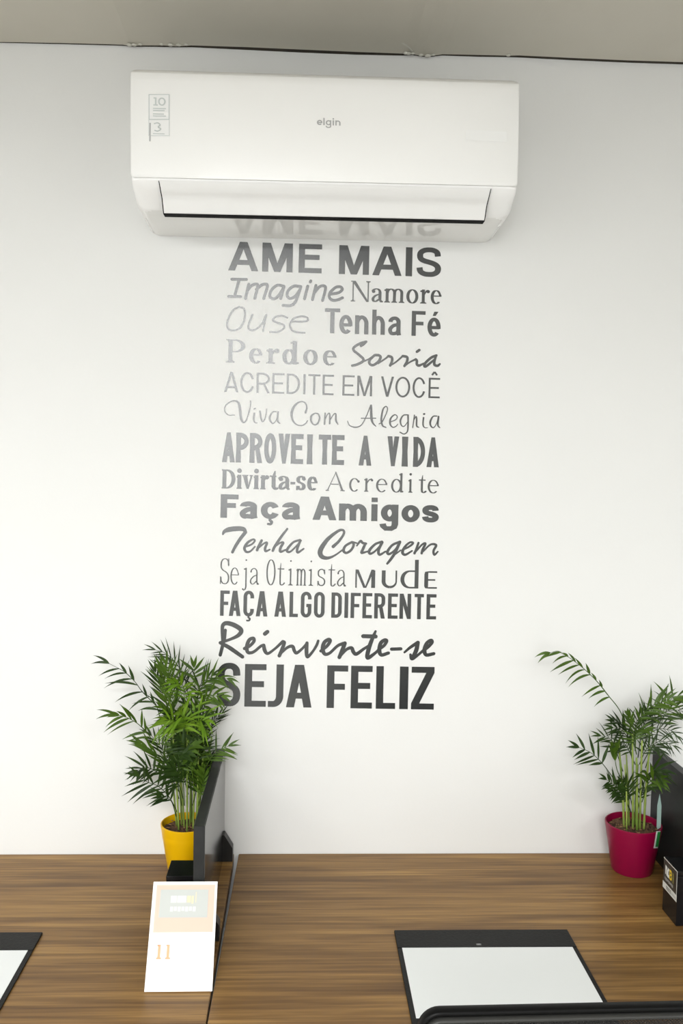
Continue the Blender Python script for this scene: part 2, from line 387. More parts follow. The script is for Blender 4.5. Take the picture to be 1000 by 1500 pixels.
def sans(I, ch, w, H, X, sv, sh, R=1e3, flare=0., pointed=False):
    rx = min(R, (w - sv) / 2)
    def O(x0, y0, x1, y1): return ring(x0 + sv / 2, y0 + sh / 2, x1 - sv / 2, y1 - sh / 2, R, R * 1.15)
    def stem(x, y0, y1, s=None):
        s = s or sv
        if flare: f = s * flare; I.poly([(x - f, y0), (x + s + f, y0), (x + s, (y0 + y1) / 2), (x + s + f, y1), (x - f, y1), (x, (y0 + y1) / 2)])
        else: I.rect(x, y0, x + s, y1)
    if ch == 'A':
        lw = sv * 1.1; top = lw * (.75 if pointed else 1.12); c = w / 2
        I.poly([(0, 0), (lw, 0), (c - top / 2 + lw * .98 if lw < top else c + top / 2, H), (c - top / 2, H)])
        I.poly([(w - lw, 0), (w, 0), (c + top / 2, H), (c + top / 2 - lw * .98 if lw < top else c - top / 2, H)])
        y0 = .205 * H; k0 = (c - top / 2) / H
        I.rect(lw * .5 + k0 * y0, y0, w - lw * .5 - k0 * y0, y0 + sh)
    elif ch == 'V':
        lw = sv * 1.1; b = lw * (.75 if pointed else 1.08); c = w / 2
        I.poly([(0, H), (lw, H), (c + b / 2, 0), (c - b / 2, 0)]); I.poly([(w - lw, H), (w, H), (c + b / 2, 0), (c - b / 2, 0)])
    elif ch == 'M':
        I.rect(0, 0, sv, H); I.rect(w - sv, 0, w, H); d = sv * 1.0; c = w / 2
        I.poly([(0, H), (sv * 1.35, H), (c + d / 2, 0), (c - d / 2, 0)]); I.poly([(w - sv * 1.35, H), (w, H), (c + d / 2, 0), (c - d / 2, 0)])
    elif ch == 'N':
        I.rect(0, 0, sv, H); I.rect(w - sv, 0, w, H); I.poly([(0, H), (sv * 1.05, H), (w, 0), (w - sv * 1.05, 0)])
    elif ch in 'EÊF':
        stem(0, 0, H); I.rect(0, H - sh, w, H)
        if ch == 'F': I.rect(0, .43 * H, w * .86, .43 * H + sh)
        else: I.rect(0, .46 * H, w * .9, .46 * H + sh); I.rect(0, 0, w, sh)
        if ch == 'Ê':
            I.strip([(w * .28, H * 1.13), (w * .5, H * 1.30)], sv, sh * .9); I.strip([(w * .5, H * 1.30), (w * .72, H * 1.13)], sv, sh * .9)
    elif ch == 'L': I.rect(0, 0, sv, H); I.rect(0, 0, w, sh)
    elif ch == 'I': stem(0, 0, H, w)
    elif ch == 'l': I.rect(0, 0, w, H)
    elif ch == 'T': stem(w / 2 - sv / 2, 0, H - sh / 2); I.rect(0, H - sh, w, H)
    elif ch == 'Z':
        I.rect(0, 0, w, sh); I.rect(0, H - sh, w, H); I.poly([(0, sh), (w - sv * 1.12, H - sh), (w, H - sh), (sv * 1.12, sh)])
    elif ch == 'O': I.strip(O(0, -.01 * H, w, 1.01 * H), sv, sh, True)
    elif ch in 'CÇG':
        r = open_ring(sv / 2, -.01 * H + sh / 2, w - sv / 2, 1.01 * H - sh / 2, R, R * 1.15, .17 * H, .17 * H if ch != 'G' else .0)
        # start the path at the upper terminal
        k = max(range(len(r)), key=lambda i: math.hypot(r[i][0] - r[i - 1][0], r[i][1] - r[i - 1][1])); r = r[k:] + r[:k]
        I.strip(r, sv, sh)
        if ch == 'Ç': cedilla(I, w * .5, sv, H * .2)
        if ch == 'G': I.rect(w * .52, .40 * H, w, .40 * H + sh); I.rect(w - sv, .25 * H, w, .45 * H)
    elif ch == 'D':
        stem(0, 0, H); r = min(rx, R)
        I.strip([(sv * .3, H - sh / 2), (max(sv * .5, w - sv / 2 - min(R, w * .6)), H - sh / 2)] + arcpts(w - sv / 2 - min(R, w * .6), H - sh / 2 - min(R * 1.15, (H - sh) / 2), min(R, w * .6), min(R * 1.15, (H - sh) / 2), 90, 0)[1:] +
                arcpts(w - sv / 2 - min(R, w * .6), sh / 2 + min(R * 1.15, (H - sh) / 2), min(R, w * .6), min(R * 1.15, (H - sh) / 2), 0, -90) + [(sv * .3, sh / 2)], sv, sh)
    elif ch in 'PR':
        stem(0, 0, H); y0 = .42 * H; hh = (H - y0 - sh) / 2; r = min(R, w * .5)
        I.strip([(sv * .3, H - sh / 2)] + arcpts(w - sv / 2 - r, H - sh / 2 - min(hh, R), r, min(hh, R), 90, 0) + arcpts(w - sv / 2 - r, y0 + sh / 2 + min(hh, R), r, min(hh, R), 0, -90) + [(sv * .3, y0 + sh / 2)], sv, sh)
        if ch == 'R': I.poly([(w - sv * 1.1, 0), (w, 0), (w * .5 + sv * .75, y0 + sh * .6), (w * .5 - sv * .25, y0 + sh * .6)])
    elif ch == 'J':
        r = min(w - sv, R * 1.2)
        I.strip([(w - sv / 2, H), (w - sv / 2, sh / 2 + r)] + arcpts(w - sv / 2 - r * .8, sh / 2 + r, r * .8, r, 0, -90)[1:] + [(0, sh / 2)], sv, sh)
    elif ch == 'S' or ch == 's':
        h = H if ch == 'S' else X
        I.strip(spath(w, h * 1.02, sv, sh), sv * .98, sh)
    elif ch == 'o': I.strip(O(0, -.01 * H, w, X), sv, sh, True)
    elif ch in 'eé':
        r = ring(sv / 2, sh / 2 - .01 * H, w - sv / 2, X - sh / 2, R, R); ym = X * .5
        keep = [q for i, q in enumerate(r) if not (q[0] > w * .55 and X * .24 < q[1] < ym - .001)]
        k = max(range(len(keep)), key=lambda i: math.hypot(keep[i][0] - keep[i - 1][0], keep[i][1] - keep[i - 1][1])); keep = keep[k:] + keep[:k]
        if keep[0][1] < ym: keep = keep[::-1]
        I.strip([(w - sv / 2, ym - sh * .5)] + [q for q in keep if q != (w - sv / 2, ym - sh * .5)], sv, sh)
        I.rect(sv * .5, ym - sh * .6, w - sv * .3, ym + sh * .3)
        if ch == 'é': I.poly([(w * .38, X * 1.09), (w * .60, X * 1.09), (w * .82, X * 1.32), (w * .5, X * 1.32)])
    elif ch in 'nhm':
        I.rect(0, 0, sv, H if ch == 'h' else X)
        def arch(xa, xb):
            r = min((xb - xa) / 2, R); ry = min(X * .36, R)
            I.strip([(xa, X * .60)] + arcpts(xa + r, X - sh / 2 - ry, r, ry, 180, 90)[2:] + arcpts(xb - r, X - sh / 2 - ry, r, ry, 90, 0) + [(xb, 0)], sv, sh)
        if ch == 'm': arch(sv / 2, w / 2); arch(w / 2, w - sv / 2)
        else: arch(sv / 2, w - sv / 2)
    elif ch == 'a':
        xs = w - sv / 2 - .04 * w
        I.strip([(sv * .45 + .03 * w, X * .70)] + arcpts(w * .5, X * .70, w * .5 - sv * .5, X * .30 - sh / 2, 168, 90)[1:] + arcpts(w * .5, X * .70, xs - w * .5, X * .30 - sh / 2, 90, 0) + [(xs, X * .25), (xs + .01 * w, X * .12), (xs + .05 * w, 0)], sv, sh)
        I.strip([(xs, X * .60)] + crom([(xs, X * .57), (w * .42, X * .51), (sv * .5, X * .32), (sv * .5 + .06 * w, X * .12), (w * .40, sh * .45), (w * .68, X * .13), (xs, X * .30)], 5), sv * .92, sh * .95)
    elif ch in 'cç':
        r = open_ring(sv / 2, sh / 2 - .01 * H, w - sv / 2, X - sh / 2, R, R, .16 * X, .14 * X)
        k = max(range(len(r)), key=lambda i: math.hypot(r[i][0] - r[i - 1][0], r[i][1] - r[i - 1][1])); I.strip(r[k:] + r[:k], sv, sh)
        if ch == 'ç': cedilla(I, w * .5, sv * .8, H * .26)
    elif ch == 'i': I.rect(0, 0, w, X); I.rect(0, H - (H - X) * .68, w, H)
    elif ch == 'g':
        I.strip(ring(sv / 2, sh / 2, w - sv / 2, X - sh / 2, R, R), sv, sh, True)
        I.strip([(w - sv / 2, X), (w - sv / 2, -.12 * H), (w - sv * .62, -.23 * H), (w * .6, -.30 * H), (w * .3, -.30 * H), (sv * .4, -.20 * H), (sv * .3, -.10 * H)], sv, sh)
    elif ch == '1':
        I.rect(w * .36, 0, w * .36 + sv, H); I.rect(0, 0, w, sh); I.rect(w * .05, H - sh, w * .36 + sv, H)
    elif ch == '0': I.strip(O(0, 0, w, H), sv, sh, True)

def serif(I, ch, w, H, X, sv, sh, ex=None):
    """roman letters: thick stems sv, hairlines sh, bracketed serifs"""
    ex = sv * .55 if ex is None else ex
    if ch == 'm': ex = min(ex, w * .07); sv = min(sv, w * .145)
    th = max(sh * .9, .6)
    def foot(x, s=sv, y=0, up=1, l=1, r=1):
        I.rect(x - ex * l, y if up > 0 else y - th, x + s + ex * r, y + th if up > 0 else y)
        b = ex * .55
        if l: I.poly([(x - b, y + up * th), (x, y + up * th), (x, y + up * (th + b))])
        if r: I.poly([(x + s, y + up * th), (x + s + b, y + up * th), (x + s, y + up * (th + b))])
    def flag(x, y): I.poly([(x - ex, y - sh * 2.2), (x - ex, y - sh * 1.2), (x + sv * .6, y), (x + sv, y), (x + sv, y - sh * 3), (x, y - sh * 2.6)])
    def bowl(x0, x1, h): I.strip(ring(x0 + sv / 2, sh / 2 - .015 * H, x1 - sv / 2, h - sh / 2, 1e3, 1e3), sv, sh, True)
    if ch == 'N':
        t = sh * 1.2; a = ex * .9; I.rect(a, 0, a + t, H); I.rect(w - a - t, 0, w - a, H)
        I.poly([(a - ex * .4, H), (a + sv * 1.0, H), (w - a, 0), (w - a - sv * .8, 0)])
        foot(a, t); foot(w - a - t, t, H, -1); I.rect(0, H - th, a + sv, H)
    elif ch == 'A':
        c = w * .5; a = ex * .8
        I.poly([(a, 0), (a + sh * 1.3, 0), (c + sh * .6, H * .96), (c - sh * .4, H * .93)])
        I.poly([(w - a - sv * 1.1, 0), (w - a, 0), (c + sv * .35, H), (c - sv * .3, H)])
        I.rect(w * .27, H * .33, w * .68, H * .33 + sh); foot(a, sh * 1.3); foot(w - a - sv * 1.1, sv * 1.1)
    elif ch in 'PD':
        I.rect(ex, 0, ex + sv, H); foot(ex); foot(ex, y=H, up=-1, r=0)
        y0 = .44 * H if ch == 'P' else 0; ry = (H - y0 - sh) / 2; x = ex + sv * .5; r = min(w - sv / 2 - x, (w - x) * .62)
        I.strip([(x, H - sh / 2)] + arcpts(w - sv / 2 - r, H - sh / 2 - ry, r, ry, 90, -90, 18) + [(x, y0 + sh / 2)], sv, sh)
    elif ch == 'S': I.strip(spath(w, H, sv, sh), sv, sh); I.rect(w - sv * .9, H * .70, w - sv * .3, H); I.rect(0, 0, sv * .6, H * .3)
    elif ch == 'O': bowl(0, w, H)
    elif ch == 'o': bowl(0, w, X)
    elif ch in 'ec':
        r = ring(sv / 2, sh / 2 - .015 * H, w - sv / 2, X - sh / 2, 1e3, 1e3); ym = X * .56
        cut = ym if ch == 'e' else X * .72
        keep = [q for q in r if not (q[0] > w * .62 and X * .20 < q[1] < cut)]
        k = max(range(len(keep)), key=lambda i: math.hypot(keep[i][0] - keep[i - 1][0], keep[i][1] - keep[i - 1][1])); keep = keep[k:] + keep[:k]
        if keep[0][1] < keep[-1][1]: keep = keep[::-1]
        n = len(keep)
        for i in range(n - 1):   # right side thinner than the left
            x = (keep[i][0] + keep[i + 1][0]) / 2; f = 1 if x < w * .5 else 1 - .45 * (x / w - .5) / .5
            I.strip([keep[i], keep[i + 1]], sv * f, sh * (1.15 if keep[i][1] < X * .5 else 1))
        I.strip(keep[n // 3: n // 3 + 3], sv, sh)
        if ch == 'e': I.rect(sv * .6, ym - sh * .5, w - sv * .3, ym + sh * .5); I.poly([(w - sv * .95, ym - sh * .5), (w - sv * .05, ym - sh * .5), (w - sv * .10, X * .66), (w - sv * .85, X * .72)])
        else: I.disc(w - sv * .62, X * .75, sv * .62, sv * .6)
    elif ch == 'a':
        xs = w - ex * .9 - sv
        I.strip([(sv * .55, X * .76)] + arcpts(w * .43, X * .72, w * .36, X * .27 - sh / 2, 165, 90)[1:] + arcpts(w * .43, X * .72, xs + sv / 2 - w * .43, X * .27 - sh / 2, 90, 0), sv * .9, sh)
        I.rect(xs, X * .12, xs + sv, X * .74); I.poly([(xs, X * .18), (xs + sv, X * .14), (w, sh * 1.2), (w, 0), (xs + sv * .6, 0)])
        I.disc(sv * .6, X * .76, sv * .58, sv * .55)
        I.strip(crom([(xs + sv * .4, X * .58), (w * .36, X * .48), (sv * .5, X * .28), (sv * .6, X * .10), (w * .34, sh * .6), (xs + sv * .3, X * .22)], 5), sv * .95, sh)
    elif ch in 'mn':
        I.rect(ex, 0, ex + sv, X); flag(ex, X); n = 2 if ch == 'm' else 1; foot(ex)
        st = [ex + (w - 2 * ex - sv) * k / n for k in range(n + 1)]
        for k in range(n):
            xa, xb = st[k] + sv / 2, st[k + 1] + sv / 2; r = (xb - xa) / 2
            I.strip([(xa, X * .66)] + arcpts(xa + r * 1.05, X * .70, r * 1.0, X * .30 - sh / 2, 165, 0, 14) + [(xb, 0)], sv, sh * 1.2); foot(st[k + 1])
    elif ch == 'r':
        I.rect(ex, 0, ex + sv, X); flag(ex, X); foot(ex)
        I.strip(crom([(ex + sv * .7, X * .62), (ex + sv + (w - ex - sv) * .3, X * .88), (w - sv * .5, X * .95)], 5), sv * .5, sh * 1.4); I.disc(w - sv * .55, X * .86, sv * .58, sv * .55)
    elif ch == 'd':
        xs = w - ex - sv; I.rect(xs, 0, xs + sv, H); flag(xs, H); I.poly([(xs + sv, 0), (w, sh * .4), (w, sh * 1.4), (xs + sv, sh * 2)])
        bowl(0, xs + sv * .8, X)
    elif ch == 'i':
        x = w / 2 - sv / 2; I.rect(x, 0, x + sv, X); flag(x, X); foot(x); I.disc(w / 2, H * .95, sv * .62)
    elif ch == 'j':
        x = w * .55; I.strip([(x + sv / 2, X), (x + sv / 2, -.1 * H), (x, -.19 * H), (w * .3, -.22 * H), (sv * .4, -.18 * H)], sv, sh * 1.2); flag(x, X); I.disc(x + sv * .5, H * .95, sv * .62); I.disc(sv * .6, -.18 * H, sv * .6)
    elif ch == 't':
        x = w * .28; I.poly([(x, X * .9), (x + sv, X), (x + sv, X * 1.32), (x + sv * .7, X * 1.32)])
        I.strip([(x + sv / 2, X), (x + sv / 2, X * .22)] + crom([(x + sv / 2, X * .22), (x + sv * .8, sh * .8), (x + sv + (w - x - sv) * .5, sh * .5), (w, X * .16)], 4)[1:], sv, sh * 1.2); I.rect(0, X - sh * 1.2, w * .92, X)
    elif ch == 'v':
        a = ex * .4; I.poly([(a, X), (a + sv * 1.15, X), (w * .52 + sv * .35, 0), (w * .52 - sv * .25, 0)]); I.poly([(w - a - sh * 1.4, X), (w - a, X), (w * .52 + sv * .3, 0), (w * .52, 0)])
        I.rect(0, X - th, a + sv * 1.5, X); I.rect(w - a - sh * 2.5, X - th, w, X)
    elif ch == 's':
        I.strip(spath(w, X * 1.02, sv * .92, sh * 1.3), sv * .95, sh * 1.25); I.rect(w - sv * .7, X * .68, w - sv * .25, X * .98); I.rect(0, 0, sv * .45, X * .3)
    elif ch == '-': I.rect(0, X * .40, w, X * .40 + max(sh * 2, X * .17))

def mude(I, ch, w, H, sv, sh):
    if ch == 'M':
        I.rect(0, 0, sh, H); I.rect(w - sv, 0, w, H * .96); I.poly([(0, H), (sv * .8, H), (w * .5 + sv * .25, 0), (w * .5 - sv * .45, 0)]); I.poly([(w - sv, H), (w - sv * .2, H), (w * .5 + sv * .3, 0), (w * .5 - sv * .1, 0)])
    elif ch == 'U':
        I.strip([(sv / 2, H), (sv / 2, H * .38)] + arcpts(w * .5 + sv * .15, H * .38, w * .5 - sv * .35, H * .38 - sh * .7, 180, 270)[1:], sv, sh * 1.5)
        I.strip(arcpts(w * .5 + sv * .15, H * .38, w * .5 - sv * .15 - sh / 2, H * .38 - sh * .7, 270, 360) + [(w - sh / 2, H)], sh, sh * 1.5)
    elif ch == 'd':
        I.rect(w - sv, 0, w, H); X = H * .63
        I.strip([(w - sv, X - sh / 2)] + arcpts(w * .52, X * .5, w * .52 - sv / 2, X * .5 - sh / 2, 90, 270, 18) + [(w - sv, sh / 2)], sv, sh)
    elif ch == 'E':
        I.strip([(w, H - sh / 2), (w * .42, H - sh / 2), (sv * .62, H * .94), (sv / 2, H * .82), (sv / 2, H * .14), (sv * .62, H * .05), (w * .42, sh / 2), (w, sh / 2)], sv, sh); I.rect(sv * .5, H * .5 - sh / 2, w * .86, H * .5 + sh / 2)

def union(polys):
    """overlapping pieces of ink -> one clean triangulated outline"""
    from mathutils.geometry import delaunay_2d_cdt
    V, Fc = [], []
    for p in polys:
        q = [p[0]]
        for a in p[1:]:
            if math.hypot(a[0] - q[-1][0], a[1] - q[-1][1]) > 1e-4: q.append(a)
        if math.hypot(q[0][0] - q[-1][0], q[0][1] - q[-1][1]) < 1e-4: q.pop()
        ar = sum(q[i - 1][0] * q[i][1] - q[i][0] * q[i - 1][1] for i in range(len(q)))
        if len(q) < 3 or abs(ar) < 1e-4: continue
        if ar < 0: q = q[::-1]
        b = len(V); V += [Vector(a) for a in q]; Fc.append(list(range(b, b + len(q))))
    v, e, f, _v, _e, src = delaunay_2d_cdt(V, [], Fc, 1, 1e-4)
    def inside(x, y, q):
        c = False
        for a, b in zip(q, q[1:] + q[:1]):
            if (V[a].y > y) != (V[b].y > y) and x < (V[b].x - V[a].x) * (y - V[a].y) / (V[b].y - V[a].y) + V[a].x: c = not c
        return c
    out = []
    for t, s in zip(f, src):
        x = sum(v[i].x for i in t) / 3; y = sum(v[i].y for i in t) / 3
        if any(inside(x, y, Fc[k]) for k in s): out.append([(v[i].x, v[i].y) for i in t])
    return out
def lay(I, fn):
    """pixel polygons -> mesh data through fn(px, py) -> 3D"""
    vs, fs = [], []
    for p in I:
        b = len(vs); vs += [fn(x, y) for x, y in p]; fs.append(tuple(range(b, b + len(p))))
    return vs, fs
def set_word(I, kind, chars, spans, x_ref, base, slope, H, X, sv, sh, lean=.021, **kw):
    """chars at the given px spans on a baseline y = base + slope * (x - x_ref)"""
    for ch, (x0, x1) in zip(chars, spans):
        G = Ink()
        if kind == 'sans': sans(G, ch, x1 - x0, H, X, sv, sh, **kw)
        elif kind == 'serif': serif(G, ch, x1 - x0, H, X, sv, sh, **kw)
        else: mude(G, ch, x1 - x0, kw['heights'][ch], sv, sh)
        for p in G.polys:
            I.polys.append([(x0 + x + lean * y, base + slope * (x0 + x - x_ref) - y) for x, y in p])
def scrawl(I, strokes, ox, oy, k, dw=0., fat=1.):
    for st in strokes:
        pts = [(ox + p[0] / k, oy + p[1] / k, (p[2] if len(p) > 2 else dw) / k * fat) for p in st]
        I.brush(pts, 5)

lettering = thing('wall_lettering', 'tall block of charcoal vinyl phrases in mixed lettering on the white wall', 'wall lettering', (at(480, 1040, Y=0).x, 0, at(480, 1040, Y=0).z))
def put_word(I, label):
    vs, fs = lay(union(I.polys), lambda x, y: at(x, y, Y=-.0006))
    o = pyobj('word', vs, [f[::-1] for f in fs], M['vinyl'], lettering, world=True); o['label'] = label
    bm = bmesh.new(); bm.from_mesh(o.data); bmesh.ops.remove_doubles(bm, verts=bm.verts, dist=1e-7); bm.to_mesh(o.data); bm.free()
def word(label, kind, chars, spans, *a, **k):
    """a line of the block; every word of it is a cut-out of its own"""
    words, look = label.split(' in ', 1); i = 0
    for wd in words.split(' '):
        I = Ink(); set_word(I, kind, chars[i:i + len(wd)], spans[i:i + len(wd)], *a, **k); i += len(wd)
        put_word(I, wd + ' in ' + look)

word('AME MAIS in heavy plain capitals', 'sans', 'AMEMAIS', [(334, 378), (383.6, 428.2), (437, 470.8), (496, 540), (545, 588), (593.6, 603.2), (609.4, 645.6)], 335, 396, .0327, 42.3, 31, 9.0, 7.2)
word('Namore in bold roman letters', 'serif', 'Namore', [(513.6, 541.9), (544, 560.5), (562.4, 592), (594.7, 612.3), (614.9, 629), (630.4, 646.4)], 514, 441.5, .030, 30.3, 20.5, 4.4, 1.5)
word('Tenha Fé in bold plain letters', 'sans', 'TenhaFé', [(475, 497.4), (496.5, 515.7), (519.5, 539.2), (544.5, 563.2), (568, 587), (602.4, 622.4), (625.6, 644.8)], 480, 488, .031, 36.5, 27.5, 6.2, 5.2)
word('Perdoe in wide bold roman letters', 'serif', 'Perdoe', [(330.8, 358.7), (364.6, 384.3), (389.8, 408.6), (413.2, 437.4), (443.8, 464.9), (472.6, 492.8)], 335, 531, .027, 34.2, 22, 6.0, 1.8)
word('ACREDITE EM VOCÊ in thin narrow capitals', 'sans', 'ACREDITEEMVOCÊ', [(328.1, 348.8), (351.5, 371.8), (375.4, 394.7), (398.3, 415.9), (419.5, 438.8), (443.8, 447), (451, 468.5), (472, 488.3), (501.2, 518.7), (522.7, 544.4), (557.4, 576.3), (578.6, 600.2), (603.8, 622.7), (627.2, 643.8)], 330, 574.2, .0297, 29.7, 22, 2.9, 2.6)
word('APROVEITE A VIDA in narrow heavy flared capitals', 'sans', 'APROVEITEAVIDA', [(325, 343.6), (345.6, 363.4), (365.6, 383.6), (386.4, 404), (407, 424), (426, 443.6), (449.6, 456.6), (466, 484), (486, 503.6), (525, 543.6), (566.6, 583.6), (588.6, 596.2), (605, 622), (624.4, 642.4)], 330, 677, .0245, 43.8, 30, 6.3, 7.2, flare=.10, pointed=True)
word('Divirta-se in narrow heavy roman letters', 'serif', 'Divirta-se', [(324.4, 344.4), (346.6, 353.6), (354.4, 369.8), (371.6, 378.4), (381, 393.6), (394.5, 405), (407.6, 424), (425, 432), (433.4, 447.4), (449.6, 465)], 330, 715.6, .0225, 28, 20.6, 5.7, 1.8, ex=1.0)
word('Acredite in light spaced roman letters', 'serif', 'Acredite', [(477, 504.4), (511, 526.4), (533, 546), (550.4, 567), (572.4, 590.4), (597, 604.4), (613, 623.6), (626, 642.4)], 480, 719, .022, 28.2, 19.6, 3.0, 1.3)
word('Faça Amigos in extra heavy plain letters', 'sans', 'FaçaAmigos', [(322.6, 348.6), (350.6, 377), (381.6, 409), (412.4, 439.4), (457.4, 492.5), (496, 537), (543.4, 552.4), (557.4, 583), (587.6, 614.4), (617.6, 642.4)], 325, 758.4, .0225, 34.4, 24.8, 9.6, 7.0)
word('Seja Otimista in tall thin typewriter letters', 'serif', 'SejaOtimista', [(322, 335.4), (337, 349.6), (354.4, 362.6), (366, 379), (389.6, 403), (406, 416.6), (421, 429.4), (433.4, 448), (451, 459), (464.6, 476), (480.6, 491), (493.6, 506.4)], 330, 855.6, .020, 37.6, 24.6, 2.0, 1.2, ex=2.4)
word('MUDE in thick and thin display letters', 'mude', 'MUdE', [(520, 549), (558.6, 581), (586, 612.4), (621, 639.6)], 520, 861, .012, 26, 26, 5.6, 2.3, heights=dict(M=26.8, U=26, d=42, E=25.6))
word('FAÇA ALGO DIFERENTE in narrow bold capitals', 'sans', 'FAÇAALGODIFERENTE', [(322, 335.6), (335, 352), (356, 371.4), (374.4, 391.4), (401.6, 418.6), (423.4, 436), (440, 455.6), (459.4, 475), (484.8, 500), (504, 509.4), (513, 527.6), (530.4, 544.4), (547.6, 563.4), (567.6, 582), (584.6, 601.4), (606.4, 620), (624, 638.4)], 325, 902, .0175, 37, 27, 5.3, 4.8, R=5.4)
word('SEJA FELIZ in large narrow heavy capitals', 'sans', 'SEJAFELIZ', [(317, 351.6), (357.6, 389), (392, 414.4), (418.6, 456), (478, 508.6), (513, 544.4), (550, 578.4), (584.4, 597), (601.6, 635)], 360, 1035, .0165, 62.4, 45, 10.7, 8.8, R=12.5)

I = Ink()
scrawl(I, [[(72, 70), (180, 72)], [(126, 72), (92, 196)], [(48, 196), (138, 198)],
  [(196, 105), (172, 212)], [(184, 155), (215, 118), (250, 106), (262, 122), (240, 210)], [(252, 145), (288, 114), (320, 106), (332, 124), (306, 212)],
  [(455, 122), (405, 114), (362, 150), (350, 192), (370, 213), (402, 203), (440, 152), (455, 122)], [(454, 124), (430, 212)],
  [(576, 124), (528, 120), (487, 150), (476, 188), (495, 210), (532, 198), (568, 152), (578, 124)], [(578, 124), (552, 200), (532, 244), (500, 263), (446, 262)],
  [(628, 120), (604, 214)], [(650, 82), (646, 90)], [(688, 115), (662, 220)], [(678, 168), (710, 128), (746, 118), (758, 140), (736, 226)],
  [(786, 180), (850, 170), (880, 146), (868, 126), (832, 130), (792, 168), (786, 204), (812, 224), (850, 220), (882, 206)]], 325, 395, 5, 21)
put_word(I, 'Imagine in slanted handwritten letters')
I = Ink()
scrawl(I, [[(125, 273), (80, 298), (42, 370), (42, 428), (78, 445), (130, 428), (165, 360), (163, 290), (125, 273)],
  [(222, 330), (194, 408), (202, 440), (240, 440), (288, 402), (324, 330)], [(324, 332), (304, 425), (300, 450)],
  [(478, 352), (440, 338), (392, 346), (372, 370), (402, 388), (448, 402), (455, 426), (410, 456), (352, 456)],
  [(512, 380), (618, 378), (624, 352), (580, 342), (525, 358), (497, 400), (512, 444), (560, 460), (606, 462)]], 325, 395, 5, 13)
put_word(I, 'Ouse in thin slanted letters')
I = Ink()
scrawl(I, [[(225, 66), (170, 82), (116, 116), (112, 146), (160, 186), (200, 225), (190, 250), (140, 275), (98, 285)], [(225, 66), (200, 90), (178, 103)],
  [(190, 250, 16), (250, 225, 16), (300, 190, 18)], [(302, 190), (258, 235), (258, 268), (290, 280), (335, 250), (358, 208), (340, 190), (310, 188)],
  [(335, 265, 16), (400, 222, 16), (430, 197, 20)], [(430, 197), (460, 210), (462, 245), (445, 284)], [(445, 284, 16), (500, 250, 15), (560, 197, 18)],
  [(560, 197), (600, 207), (600, 245), (576, 288)], [(576, 288, 16), (630, 250, 15), (680, 227, 20)], [(680, 227), (690, 242), (690, 274), (712, 284), (752, 264, 16)],
  [(690, 158), (712, 142)], [(868, 192), (820, 212), (768, 260), (758, 288), (778, 288), (850, 230, 18)], [(866, 194, 20), (850, 245), (852, 278), (880, 286), (900, 270, 18)]], 500, 490, 6.25, 24)
put_word(I, 'Sorria in slanted brush letters')
I = Ink()
scrawl(I, [[(130, 155, 7), (80, 155, 7), (50, 120, 9), (60, 75, 9), (110, 42, 11), (155, 48, 16), (172, 90, 20), (180, 170, 20), (197, 213, 14), (222, 203, 9), (245, 140, 9), (260, 70, 9), (260, 40, 8)],
  [(290, 140, 14), (286, 190, 13), (297, 218, 8), (315, 220, 6)], [(292, 105, 15), (298, 103, 13)], [(337, 125, 13), (345, 180, 13), (357, 210, 9), (375, 190, 8), (388, 140, 8), (390, 105, 7)],
  [(470, 127, 8), (440, 132, 10), (417, 170, 15), (422, 205, 13), (445, 224, 9), (472, 190, 7), (484, 135, 7)], [(484, 130, 14), (480, 200, 13), (498, 224, 7)]], 320, 580, 5.556)
put_word(I, 'Viva in fine looping script')
I = Ink()
scrawl(I, [
  [(708, 135, 16), (718, 95, 13), (705, 57, 10), (670, 46, 10), (625, 72, 17), (596, 130, 20), (602, 195, 15), (637, 234, 9), (680, 240, 9), (710, 222, 9), (724, 200, 8)],
  [(785, 140, 10), (757, 160, 15), (752, 200, 15), (775, 234, 9), (805, 225, 13), (822, 180, 13), (810, 147, 11), (785, 140, 10)],
  [(867, 140, 11), (862, 230, 13)], [(864, 200, 7), (885, 152, 8), (904, 146, 11), (904, 225, 14)], [(905, 200, 7), (935, 152, 8), (953, 146, 11), (955, 200, 14), (971, 231, 7)]], 320, 580, 5.556)
put_word(I, 'Com in fine looping script')
I = Ink()
scrawl(I, [[(110, 215, 6), (130, 255, 9), (180, 270, 11), (230, 250, 9), (270, 180, 9), (310, 82, 10)], [(314, 82, 18), (316, 180, 22), (327, 230, 16), (355, 262, 7)], [(228, 192, 8), (355, 192, 8)],
  [(380, 242, 7), (410, 222, 9), (445, 150, 9), (455, 107, 9), (440, 90, 9), (416, 118, 14), (402, 200, 16), (412, 255, 13), (442, 271, 9)],
  [(477, 225, 8), (525, 205, 9), (539, 177, 9), (515, 162, 10), (482, 195, 16), (478, 243, 15), (502, 270, 9), (530, 260, 8), (542, 242, 6)],
  [(625, 162, 9), (590, 168, 11), (567, 210, 15), (572, 248, 11), (596, 263, 8), (628, 225, 7)], [(632, 165, 14), (632, 260, 14), (625, 308, 12), (597, 328, 10), (562, 312, 10)],
  [(687, 165, 10), (672, 274, 8)], [(682, 210, 7), (700, 177, 9), (706, 200, 14), (706, 258, 13), (726, 271, 7)], [(765, 187, 14), (761, 250, 13), (777, 273, 8), (800, 274, 6)], [(768, 156, 16), (774, 155, 14)],
  [(880, 173, 9), (847, 177, 11), (824, 220, 17), (828, 258, 13), (852, 273, 9), (878, 235, 7), (890, 185, 7)], [(894, 178, 16), (889, 250, 14), (906, 274, 7)]], 490, 580, 5.882)
put_word(I, 'Alegria in fine looping script')
I = Ink()
